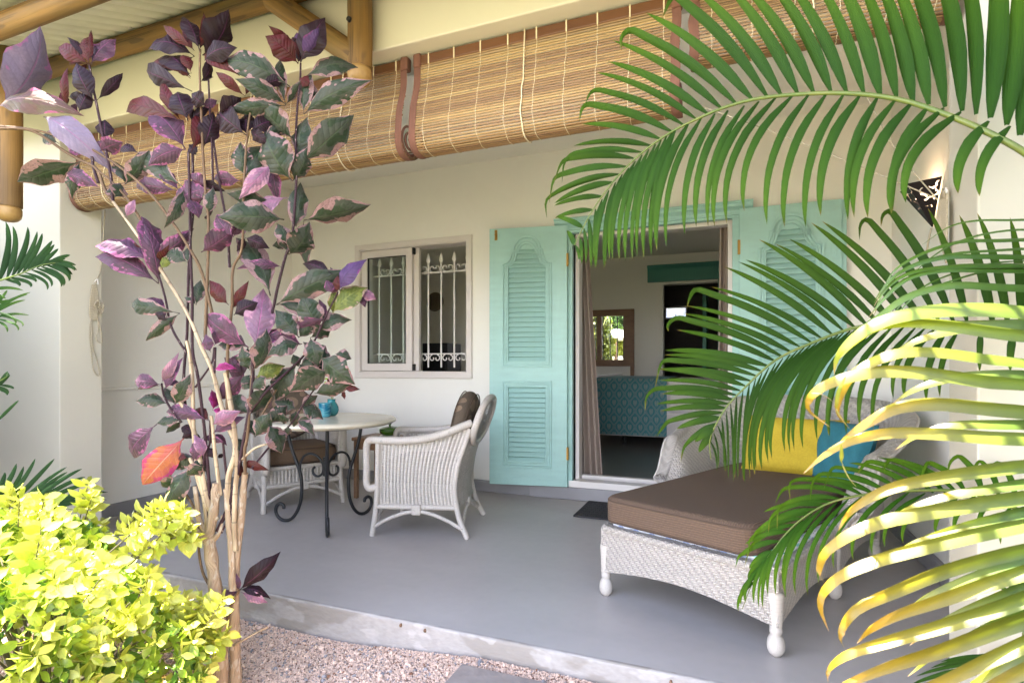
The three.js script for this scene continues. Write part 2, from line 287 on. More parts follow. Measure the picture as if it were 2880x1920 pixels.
  M.gravelbed = std({ map: tex(512, 512, (u, v) => sc3(mix3([0.64, 0.47, 0.39], [0.52, 0.37, 0.31], fbm(u, v, 70, 70, 2, 3)), 0.8 + 0.4 * fbm(u, v, 8, 8, 3, 6)), { rep: 1 }), roughness: 0.95, bumpMap: grey(512, 512, (u, v) => fbm(u, v, 80, 80, 2, 3)), bumpScale: 0.01 });
  M.pebble = std({ color: rgb(1, 1, 1), roughness: 0.9 });
  M.lawn = std({ map: tex(512, 512, (u, v) => { const n = fbm(u, v, 9, 9, 5, 3), g = fbm(u, v, 128, 128, 2, 8); return sc3(mix3([0.28, 0.255, 0.14], [0.19, 0.195, 0.085], sm(0.4, 0.62, n)), 0.75 + 0.5 * g); }, { rep: 0.25 }), roughness: 0.95, bumpMap: grey(256, 256, (u, v) => fbm(u, v, 100, 100, 2, 8), 0.5), bumpScale: 0.02 });
  M.darkbed = std({ map: tex(256, 256, (u, v) => sc3(mix3([0.05, 0.07, 0.02], [0.06, 0.045, 0.03], sm(0.4, 0.6, fbm(u, v, 14, 14, 4, 3))), 0.6 + 0.8 * fbm(u, v, 70, 70, 2, 8))), roughness: 0.95 });
  M.bark = std({ map: tex(256, 512, (u, v) => { const g = fbm(u, v, 24, 5, 4, 3), k = sm(0.62, 0.72, fbm(u, v, 6, 14, 3, 9)); return sc3(mix3(mix3([0.40, 0.29, 0.19], [0.24, 0.16, 0.10], g), [0.48, 0.41, 0.33], k * 0.6), 0.9); }, { rep: [9, 2.2] }), roughness: 0.85, bumpMap: grey(256, 512, (u, v) => fbm(u, v, 30, 6, 4, 3), [9, 2.2]), bumpScale: 0.006 });
  M.canepale = std({ map: tex(128, 512, (u, v) => { const node = (v * 6) % 1 < 0.05 ? 0.6 : 1; return sc3(mix3([0.38, 0.29, 0.185], [0.23, 0.155, 0.09], sm(0.3, 0.7, fbm(u, v, 10, 9, 4, 3))), node); }, { rep: [12, 1.6] }), roughness: 0.6, bumpMap: grey(128, 256, (u, v) => fbm(u, v, 20, 6, 3, 3), [12, 1.6]), bumpScale: 0.002 });
  M.canebrown = phy({ specularIntensity: 0.3, map: tex(128, 256, (u, v) => sc3(mix3([0.13, 0.08, 0.045], [0.07, 0.04, 0.022], fbm(u, v, 10, 5, 3, 3)), fbm(u, v, 40, 40, 1, 7) > 0.9 ? 2.4 : 1), { rep: [14, 2] }), roughness: 0.55 });
  M.canedark = phy({ specularIntensity: 0.2, map: tex(128, 256, (u, v) => fbm(u, v, 30, 40, 1, 7) > 0.93 ? [0.30, 0.24, 0.2] : sc3([0.030, 0.014, 0.018], 0.8 + 0.5 * fbm(u, v, 6, 6, 2, 3)), { rep: [16, 2] }), roughness: 0.4 });
  M.pvc = std({ color: rgb(0.68, 0.63, 0.58), roughness: 0.4 });
}
// ---------------------------------------------------------------- ground
const FX0 = -3.73, FX1 = 0.684, FZ0 = 2.14, FZ1 = 2.38, EDGE = 2.405;      // the porch opening, the thickness of the front wall, the step
const gh = (x, z) => -0.145 + 0.062 * sm(-1.75, -0.85, x) + 0.006 * (noise(x * 5 + 40, z * 5 + 40, 997, 997, 3) - 0.5);
{
  const g = new THREE.PlaneGeometry(700, 700).rotateX(-Math.PI / 2).translate(0, -0.19, 0); boxUV(g);
  struct('ground', g, M.lawn);
  const bed = patch((u, v) => { const x = lerp(-9, 7, u), z = lerp(EDGE - 0.03, 3.3, v); return V(x, gh(x, z) - 0.006, z); }, 160, 14, 16, 1);
  struct('gravel_bed', bed, M.gravelbed);
  struct('added_dark_bed', boxUV(new THREE.PlaneGeometry(24, 3.6).rotateX(-Math.PI / 2).translate(0, -0.15, 5.09)), M.darkbed);  // dark bed added out of view to cut light bounced onto the front wall
  // loose stones, a few millimetres each
  const ico = new THREE.IcosahedronGeometry(1, 0), p = ico.attributes.position;
  for (let i = 0; i < p.count; i++) { const k = 0.8 + 0.4 * hash2(Math.round(p.getX(i) * 50), Math.round(p.getY(i) * 50 + p.getZ(i) * 913), 5); p.setXYZ(i, p.getX(i) * k, p.getY(i) * k, p.getZ(i) * k); }
  ico.computeVertexNormals();
  const n = 110000, im = new THREE.InstancedMesh(ico, M.pebble, n), m = new THREE.Matrix4(), q = new THREE.Quaternion(), c = new THREE.Color();
  for (let i = 0; i < n; i++) {
    const x = lerp(-3.2, 0.7, R()), z = EDGE + 0.012 + 0.75 * R(), big = R();
    const s = big > 0.985 ? rr(0.006, 0.011) : big > 0.9 ? rr(0.004, 0.0062) : rr(0.0021, 0.0042);
    q.setFromEuler(new THREE.Euler(R() * 6, R() * 6, R() * 6));
    m.compose(V(x, gh(x, z) + s * 0.25, z), q, V(s * rr(0.8, 1.3), s * rr(0.6, 0.9), s)); im.setMatrixAt(i, m);
    const k = rr(0.82, 1.18), grey = big > 0.9 ? R() < 0.22 : R() < 0.008;
    grey ? c.setRGB(0.30 * k, 0.275 * k, 0.275 * k) : R() < 0.06 ? c.setRGB(0.25 * k, 0.12 * k, 0.07 * k) : c.setRGB(0.75 * k, 0.54 * k, 0.42 * k);
    im.setColorAt(i, c);
  }
  im.name = 'gravel'; im.castShadow = im.receiveShadow = true; scene.add(im);
  tag(im, 'pink gravel mixed with blue-grey stones along the porch step', 'gravel', null, 'stuff');
  const sl = thing('stepping_stone', 'grey stone slab lying in the gravel below the porch step', 'paving slab', [-0.52, -0.075, 2.74], 0);
  obj('slab', rbox(-0.47, 0.47, -0.05, 0.008, -0.24, 0.25, 0.007, 3), M.slab, sl);
}
// ---------------------------------------------------------------- the porch floor
{
  const s = new THREE.Shape(); s.moveTo(-4.6, 0.001); s.lineTo(EDGE - 0.014, 0.001); s.quadraticCurveTo(EDGE, 0.001, EDGE, -0.013); s.lineTo(EDGE, -0.4); s.lineTo(-4.6, -0.4); s.closePath();
  const fl = struct('porch_floor', boxUV(new THREE.ExtrudeGeometry(rectShape(-0.02, EDGE - 0.02, -0.4, 0), { depth: 5.4, bevelEnabled: false }).rotateY(-Math.PI / 2).translate(1.1, 0, 0).scale(1, 1, 1)), M.cement);
  const edge = new THREE.Shape(); edge.moveTo(EDGE - 0.02, -0.4); edge.lineTo(EDGE, -0.4); edge.lineTo(EDGE, -0.012); edge.quadraticCurveTo(EDGE - 0.001, 0, EDGE - 0.012, 0.0); edge.lineTo(EDGE - 0.02, 0); edge.closePath();
  obj('step_edge', boxUV(new THREE.ExtrudeGeometry(edge, { depth: 5.4, bevelEnabled: false, curveSegments: 5 }).rotateY(-Math.PI / 2).translate(1.1, 0, 0)), M.riser, fl, 'stained pale front face of the porch step');
  for (const [x, y, z] of [[1127, 1757, EDGE], [1195, 1772, EDGE], [1886, 1917, EDGE]]) { const u = (x - 1440) / 1560, c = at(x, y, (EYE.z - z) / (CY + SY * u)); obj('bolt', [rod(V(c.x, c.y, z - 0.005), V(c.x, c.y, z + 0.006), 0.0045, 10), rod(V(c.x, c.y, z), V(c.x + 0.004, c.y, z + 0.002), 0.0085, 8)], M.wood, fl); }
}
// ---------------------------------------------------------------- the house
const house = thing('house', 'white plastered house with a deep porch, turquoise shutters and a log-framed roof', 'house');
{
  const DOOR = [-1.225, -0.005, 0.10, 2.205], WIN = [-3.36, -2.2, 1.03, 2.215];
  const wall = (w, h, d) => ext(w, d);
  const b = rectShape(-6.2, 2.2, -0.3, 3.05); b.holes.push(rectHole(...DOOR), rectHole(...WIN));
  obj('back_wall', ext(b, 0.2).translate(0, 0, -0.2), M.plaster, house);
  obj('side_wall', box(-4.45, -4.21, -0.3, 3.05, 0, FZ0), M.plaster, house);
  obj('side_wall', box(1.0, 1.24, -0.3, 3.05, 0, FZ0), M.plaster, house);
  const f = new THREE.Shape([[-9, -0.3], [FX0, -0.3], [FX0, 2.5], [FX1, 2.5], [FX1, -0.3], [7, -0.3], [7, 3.3], [-9, 3.3]].map((q) => new THREE.Vector2(...q)));
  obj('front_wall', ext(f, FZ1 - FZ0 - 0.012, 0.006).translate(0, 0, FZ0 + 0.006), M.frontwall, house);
  obj('porch_ceiling', box(-4.21, 1.0, 2.9, 2.96, 0, FZ0), M.plaster, house);
  obj('main_roof', [box(-10, 8, 3.31, 3.4, -8.2, 2.36)], M.roofmetal, house);
  // grey skirting of the porch and the low rail along the left wall
  const sk = (x0, x1, z0, z1) => obj('skirting', rbox(x0, x1, 0.0, 0.095, z0, z1, 0.006), M.skirt, house);
  sk(-4.2, -1.42, 0, 0.035); sk(0.2, 0.98, 0, 0.03); sk(-4.21, -4.175, 0.036, FZ0); sk(0.97, 1.0, 0.031, FZ0);
  obj('door_step', rbox(-1.6, 0.25, 0.0, 0.105, -0.02, 0.055, 0.008), M.skirt, house);
  obj('wall_rail', rod(V(-4.2, 0.93, 0.02), V(-4.2, 0.93, FZ0), 0.013), M.plaster, house);
  obj('wall_rail', rod(V(-4.19, 0.93, 0.008), V(-3.6, 0.93, 0.008), 0.011), M.plaster, house);
  // ----- roof over the front: corrugated sheet on round logs
  const pitch = 0.42, yAt = (z) => 2.875 - (z - 2.45) * pitch;
  const prof = (x) => { const q = ((x / 0.095) % 1 + 1) % 1; return 0.022 * sm(0.06, 0.2, q) * (1 - sm(0.42, 0.56, q)) + 0.004 * sm(0.72, 0.76, q) * (1 - sm(0.82, 0.86, q)); };
  for (let k = 0; k < 18; k++) {
    const x0 = -9 + k * 0.88, x1 = x0 + 0.9;
    obj('roof_sheet', patch((u, v) => { const x = lerp(x0, x1, u), z = lerp(2.37, 3.2, v); return V(x, yAt(z) + prof(x) + (k % 2) * 0.002, z); }, 95, 1, 0.9, 0.9), M.roofmetal, house).material.side = THREE.DoubleSide;
  }
  const log = (name, pts, r, label) => obj(name, tube(pts, r, { k: 20, n: 14 }), M.log, house, label);
  const wob = (a, b, n, s) => { const o = []; for (let i = 0; i <= n; i++) o.push(a.clone().lerp(b, i / n).add(V(0, 0.006 * (hash2(i, 3, s) - 0.5), 0.006 * (hash2(i, 9, s) - 0.5)))); return o; };
  log('roof_beam', wob(V(-8.9, 2.822, 2.452), V(-1.36, 2.822, 2.452), 8, 1), 0.049, 'log beam lying along the wall under the sheets');
  log('roof_beam', wob(V(-1.3, 2.822, 2.452), V(6.9, 2.822, 2.452), 8, 4), 0.049);
  log('roof_beam', wob(V(-8.9, 2.56, 3.05), V(6.9, 2.56, 3.05), 14, 2), 0.046, 'outer log beam nearest the eave');
  const p1 = at(1010, 150, 2.42), px = p1.x;
  const post = (x, z, end, r, top) => {
    obj('hanging_post', tube([[x, top, z], [x + 0.003, (top + end) / 2, z], [x, end + 0.075, z]], r, { k: 22 }), M.log, house);
    const k = r / 0.052;
    obj('post_end', lathe([[0.0005, 0], [0.022 * k, 0.002], [0.036 * k, 0.009], [0.046 * k, 0.022], [0.050 * k, 0.04], [0.0505 * k, 0.062], [0.049 * k, 0.069], [0.0455 * k, 0.072], [0.0455 * k, 0.08], [0.001, 0.081]], 24).translate(x, end - 0.004, z), M.logend, house);
  };
  post(px, 2.447, 2.325, 0.0535, 2.775);
  obj('cross_beam', tube([[px - 0.02, 2.80, 2.447], [px + 0.5, 2.80, 2.447]], 0.045, { straight: true, k: 16 }), M.log, house);
  log('knee_brace', [V(px - 0.01, 2.445, 2.448), V(px - 0.28, 2.652, 2.449), V(px - 0.62, 2.912, 2.45)], 0.050);
  obj('bolt', move(new THREE.CylinderGeometry(0.011, 0.012, 0.012, 10), px - 0.012, 2.583, 2.503, Math.PI / 2), M.black, house);
  const q = at(24, 560, 2.9); post(q.x, q.z, at(24, 622, 2.9).y, 0.056, yAt(q.z) - 0.01);
  for (const [x, y] of [[200, 80], [365, 78], [470, 42]]) { const c = at(x, y, 2.86); obj('roof_clip', rbox(c.x - 0.008, c.x + 0.008, c.y - 0.004, c.y + 0.02, c.z - 0.005, c.z + 0.005, 0.002), M.pvc, house); }
  // ----- window with a sliding sash and a grille of spear-headed bars
  const win = new THREE.Group(); win.name = 'window'; house.add(win); win.userData.label = 'white sliding window with one sash drawn aside';
  const [wx0, wx1, wy0, wy1] = [-3.407, -2.152, 0.985, 2.262];
  const fr = rectShape(wx0, wx1, wy0, wy1); fr.holes.push(rectHole(wx0 + 0.052, wx1 - 0.05, wy0 + 0.05, wy1 - 0.05));
  obj('frame', ext(fr, 0.022, 0.004).translate(0, 0, 0.002), M.frame, win);
  const fr2 = rectShape(wx0 + 0.03, wx1 - 0.028, wy0 + 0.028, wy1 - 0.028); fr2.holes.push(rectHole(wx0 + 0.06, wx1 - 0.058, wy0 + 0.062, wy1 - 0.058));
  obj('track', ext(fr2, 0.13, 0.003).translate(0, 0, -0.115), M.frame, win);
  const sash = (x0, x1, z, nm) => {
    const s = rectShape(x0, x1, wy0 + 0.066, wy1 - 0.062); s.holes.push(rectHole(x0 + 0.066, x1 - 0.066, wy0 + 0.135, wy1 - 0.128));
    obj('sash', ext(s, 0.03, 0.004).translate(0, 0, z), M.frame, win);
    const gk = rectShape(x0 + 0.064, x1 - 0.064, wy0 + 0.133, wy1 - 0.126); gk.holes.push(rectHole(x0 + 0.072, x1 - 0.072, wy0 + 0.141, wy1 - 0.134));
    obj('gasket', ext(gk, 0.02).translate(0, 0, z + 0.004), M.gasket, win);
    obj('pane', box(x0 + 0.066, x1 - 0.066, wy0 + 0.135, wy1 - 0.128, z + 0.013, z + 0.0135), M.glass, win);
  };
  sash(-3.342, -2.775, -0.026);
  { const s = rectShape(-2.80, -2.722, wy0 + 0.066, wy1 - 0.062); obj('sash', ext(s, 0.03, 0.004).translate(0, 0, -0.066), M.frame, win); }
  obj('latch', [rbox(-2.772, -2.755, wy1 - 0.125, wy1 - 0.066, -0.03, 0.006, 0.002), rbox(-2.772, -2.755, wy0 + 0.07, wy0 + 0.13, -0.03, 0.006, 0.002)], M.gasket, win);
  const bars = [], gz = -0.135, pitchX = 0.138, gx0 = -3.234;
  for (let i = 0; i < 8; i++) {
    const x = gx0 + i * pitchX, by = 1.085, ty = 2.068;
    const tip = lathe([[0.0001, 0.10], [0.006, 0.086], [0.012, 0.064], [0.0195, 0.036], [0.0215, 0.026], [0.019, 0.014], [0.010, 0.004], [0.008, 0]], 12).scale(1, 1, 0.55).translate(x, ty - 0.005, gz);
    obj('bar', [rod(V(x, by, gz), V(x, ty, gz), 0.0085, 10), tip], M.white, win);
  }
  for (const y of [1.211, 1.976]) obj('rail', rbox(-3.3, -2.21, y - 0.006, y + 0.006, gz - 0.006, gz + 0.006, 0.002), M.white, win);
  const curl = (cx, y0, up) => {
    const g = [];
    for (const s of [-1, 1]) {
      const p = []; for (let i = 0; i <= 22; i++) { const a = i / 22, th = -Math.PI / 2 + a * 1.72 * Math.PI, r = lerp(0.0295, 0.009, Math.pow(a, 1.25)); p.push([cx + s * (0.0275 - 0.004 * a + r * Math.cos(th) - 0.0), y0 + up * (0.035 + 0.004 * a + r * Math.sin(th)), gz]); }
      g.push(tube(p, 0.0055, { n: 34, k: 8 }));
    }
    return g;
  };
  for (let i = 0; i < 7; i++) { const cx = gx0 + (i + 0.5) * pitchX; obj('scroll', curl(cx, 1.981, 1), M.white, win); obj('scroll', curl(cx, 1.207, -1), M.white, win); }
  // ----- the doorway
  const [dx0, dx1, , dy1] = DOOR;
  const dfr = new THREE.Group(); dfr.name = 'door_frame'; house.add(dfr);
  obj('jamb', rbox(dx0 - 0.06, dx0, 0.107, dy1 + 0.005, -0.1, 0.045, 0.004), M.teal, dfr); obj('jamb', rbox(dx1, dx1 + 0.055, 0.107, dy1 + 0.005, -0.1, 0.04, 0.004), M.teal, dfr);
  obj('inner_frame', [rbox(dx0 - 0.001, dx0 + 0.032, 0.112, dy1, -0.16, -0.055, 0.003), rbox(dx1 - 0.032, dx1 + 0.001, 0.112, dy1, -0.16, -0.055, 0.003), rbox(dx0 + 0.033, dx1 - 0.033, dy1 - 0.035, dy1 + 0.001, -0.16, -0.055, 0.003)], M.white, dfr);
  obj('sill', [rbox(dx0 - 0.03, dx1 + 0.03, 0.106, 0.158, -0.07, 0.048, 0.003), rbox(dx0 + 0.033, dx1 - 0.033, 0.120, 0.176, -0.19, -0.13, 0.003)], M.white, dfr);
  const cor = [[0, 0], [0.05, 0], [0.05, 0.018], [0.062, 0.024], [0.062, 0.05], [0.075, 0.062], [0.095, 0.072], [0.095, 0.094], [0.108, 0.1], [0.108, 0.112], [0, 0.112]];
  obj('cornice', boxUV(new THREE.ExtrudeGeometry(new THREE.Shape(cor.map((c) => new THREE.Vector2(...c))), { depth: 1.50, bevelEnabled: false }).rotateY(-Math.PI / 2).translate(0.135, dy1 - 0.018, 0.001)), M.teal, dfr);
  // ----- shutters: boards with moulded panels of louvres, folded back against the wall
  function shutter(hx, hz, turn, dir, strip) {
    const s = new THREE.Group(); s.name = 'shutter'; s.position.set(hx, 0.111, hz); s.rotation.y = turn; house.add(s);
    const W = 0.652, H = 2.133, T = 0.036, X = (x) => dir * x;                       // x runs from the hinge
    const arch = (k) => {                                                            // outline of the upper panel, drawn in by k
      const w = 0.208 - k, y0 = 0.975 + k, sh = 1.835 - k * 0.4, cx = 0.335, r = 0.118 - k, w2 = 0.135 - k, pts = [];
      pts.push([cx - w, y0], [cx + w, y0], [cx + w, sh]);
      const A = Math.max(0.02, w - w2), B = 0.115;
      for (let i = 1; i <= 8; i++) { const a = i / 8 * Math.PI / 2; pts.push([cx + w2 + A * (1 - Math.sin(a)), sh + B * (1 - Math.cos(a))]); }
      pts.push([cx + r, sh + B]);
      for (let i = 1; i <= 20; i++) { const a = i / 20 * Math.PI; pts.push([cx + r * Math.cos(a), sh + B + r * Math.sin(a)]); }
      pts.push([cx - w2, sh + B]);
      for (let i = 7; i >= 0; i--) { const a = i / 8 * Math.PI / 2; pts.push([cx - w2 - A * (1 - Math.sin(a)), sh + B * (1 - Math.cos(a))]); }
      return pts.map(([x, y]) => new THREE.Vector2(X(x), y));
    };
    const low = (k) => [[0.127 + k, 0.145 + k], [0.543 - k, 0.145 + k], [0.543 - k, 0.865 - k], [0.127 + k, 0.865 - k]].map(([x, y]) => new THREE.Vector2(X(x), y));
    const fix = (p, cw) => THREE.ShapeUtils.isClockWise(p) === cw ? p : p.slice().reverse();
    const brd = rectShape(Math.min(0, X(W)), Math.max(0, X(W)), 0, H); for (const p of [arch(0.045), low(0.045)]) brd.holes.push(new THREE.Path(fix(p, true)));
    obj('board', ext(brd, T - 0.006, 0.003).translate(0, 0, 0.003), M.teal, s);
    const ring = (f, a, b, z0, z1) => { const sh = new THREE.Shape(fix(f(a), false)); sh.holes.push(new THREE.Path(fix(f(b), true))); return ext(sh, z1 - z0, 0.0035).translate(0, 0, z0); };
    for (const f of [arch, low]) obj('moulding', [ring(f, 0, 0.016, T - 0.004, T + 0.010), ring(f, 0.019, 0.036, T - 0.004, T + 0.005), ring(f, 0.038, 0.052, T - 0.016, T + 0.0015)], M.teal, s);
    const lou = boxUV(new RoundedBoxGeometry(0.34, 0.043, 0.009, 2, 0.004).rotateX(-0.62));
    const put = (y, half) => { const m = obj('louvre', lou, M.teal, s); m.position.set(X(0.335), y, 0.02); m.scale.x = half / 0.17; };
    for (let y = 0.21; y < 0.83; y += 0.041) put(y, 0.165);
    for (let y = 1.04; y < 1.83; y += 0.041) put(y, 0.165);
    put(1.852, 0.135); put(1.893, 0.105); put(1.934, 0.09);
    obj('tympanum', ext(rectShape(X(0.335) - 0.085, X(0.335) + 0.085, 1.955, 2.035), 0.012, 0.002).translate(0, 0, 0.012), M.teal, s);
    obj('back_panel', box(Math.min(X(0.1), X(0.57)), Math.max(X(0.1), X(0.57)), 0.1, 2.08, -0.004, 0.004), M.teal, s);
    for (const y of [0.22, 1.80]) obj('hinge', [rbox(X(0.003) - 0.004, X(0.003) + 0.004, y, y + 0.105, -0.012, T + 0.004, 0.002), tube([[X(-0.006), y, T + 0.002], [X(-0.006), y + 0.105, T + 0.002]], 0.006, { straight: true })], M.brass, s);
    if (strip) obj('meeting_strip', rbox(Math.min(X(W), X(W + 0.03)), Math.max(X(W), X(W + 0.03)), 0.0, H, -0.004, 0.018, 0.003), M.teal, s);
    else obj('latch', [rbox(X(0.595) - 0.012, X(0.595) + 0.012, H - 0.098, H - 0.012, T, T + 0.004, 0.0015), rod(V(X(0.595), H - 0.085, T + 0.008), V(X(0.595), H - 0.03, T + 0.008), 0.006), rod(V(X(0.595) - 0.012, H - 0.05, T + 0.008), V(X(0.595) + 0.012, H - 0.05, T + 0.008), 0.004)], M.brass, s);
    return s;
  }
  shutter(-1.262, 0.052, 0.178, -1, false).userData.label = 'left shutter, swung a little away from the wall';
  shutter(0.043, 0.046, 0.0, 1, true).userData.label = 'right shutter, half hidden by palm leaves';
  // ----- rooms behind
  const room = (n, g, m = M.inside) => obj(n, g, m, house);
  const bw = rectShape(-6.2, 2.2, -0.3, 3.05); bw.holes.push(rectHole(-2.78, -1.66, 1.17, 1.96), rectHole(-1.06, -0.22, 0.09, 2.42));
  room('room_wall', ext(bw, 0.18).translate(0, 0, -5.03));
  room('room_wall', [box(-6.2, -6.0, -0.3, 1.3, -4.85, -0.2), box(-6.2, -6.0, 2.3, 3.05, -4.85, -0.2), box(-6.2, -6.0, 1.3, 2.3, -4.85, -3.1), box(-6.2, -6.0, 1.3, 2.3, -2.5, -0.2)]); room('room_wall', [box(2.0, 2.2, -0.3, 1.35, -4.85, -0.2), box(2.0, 2.2, 2.3, 3.05, -4.85, -0.2), box(2.0, 2.2, 1.35, 2.3, -4.85, -2.7), box(2.0, 2.2, 1.35, 2.3, -2.0, -0.2)]);  // openings in both side walls added to let more light into the bedroom
  room('room_ceiling', box(-6.2, 2.2, 2.9, 3.0, -7.6, -0.2));
  obj('room_floor', box(-6.0, 2.0, -0.3, 0.11, -7.6, -0.2), M.roomfloor, house);
  const bb = rectShape(-1.38, 0.6, 0.111, 2.9); bb.holes.push(rectHole(-1.32, -0.88, 2.08, 2.32));
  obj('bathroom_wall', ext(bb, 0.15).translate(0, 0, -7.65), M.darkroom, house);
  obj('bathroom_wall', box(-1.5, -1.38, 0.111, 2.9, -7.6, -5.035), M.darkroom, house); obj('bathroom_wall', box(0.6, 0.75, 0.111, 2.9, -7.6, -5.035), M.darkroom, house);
  const bf = new THREE.Group(); bf.name = 'bathroom_window'; house.add(bf);
  const bfr = rectShape(-1.33, -0.87, 2.06, 2.33); bfr.holes.push(rectHole(-1.295, -0.905, 2.10, 2.295));
  obj('frame', ext(bfr, 0.05, 0.003).translate(0, 0, -7.53), M.white, bf); obj('pane', box(-1.295, -0.905, 2.10, 2.295, -7.52, -7.518), M.frost, bf); obj('handle', rbox(-1.11, -1.09, 2.105, 2.16, -7.47, -7.455, 0.003), M.black, bf);
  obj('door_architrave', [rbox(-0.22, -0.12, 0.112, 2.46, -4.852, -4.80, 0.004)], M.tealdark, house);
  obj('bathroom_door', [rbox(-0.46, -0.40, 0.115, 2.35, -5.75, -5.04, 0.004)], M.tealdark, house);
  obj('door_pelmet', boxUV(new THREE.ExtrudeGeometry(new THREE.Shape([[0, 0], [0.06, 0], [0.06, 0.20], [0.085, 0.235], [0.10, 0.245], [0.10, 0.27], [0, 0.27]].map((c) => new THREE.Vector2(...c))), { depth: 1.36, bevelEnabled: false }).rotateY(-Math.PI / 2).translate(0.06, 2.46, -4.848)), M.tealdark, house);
  // the garden window at the far side of the bedroom
  const gw = new THREE.Group(); gw.name = 'garden_window'; house.add(gw);
  const gf = rectShape(-2.86, -1.58, 1.09, 2.04); gf.holes.push(rectHole(-2.75, -1.70, 1.20, 1.93));
  obj('frame', ext(gf, 0.05, 0.004).translate(0, 0, -4.85), M.wood, gw); obj('mullion', rbox(-2.16, -2.08, 1.17, 1.96, -4.93, -4.87, 0.003), M.wood, gw);
  for (let i = 0; i < 9; i++) { const x = -2.70 + i * 0.125; obj('bar', rod(V(x, 1.17, -4.97), V(x, 1.93, -4.97), 0.009), M.iron, gw); }
  const scr = []; for (let i = 0; i < 8; i++) { const x = -2.64 + i * 0.125; for (const y of [1.25, 1.80]) scr.push(new THREE.TorusGeometry(0.032, 0.006, 6, 14).translate(x, y, -4.97)); } obj('scrollwork', scr.map((g) => boxUV(g)), M.iron, gw);
  obj('window_post', rbox(-1.58, -1.52, 0.12, 2.04, -4.85, -4.79, 0.004), M.wood, house);
}
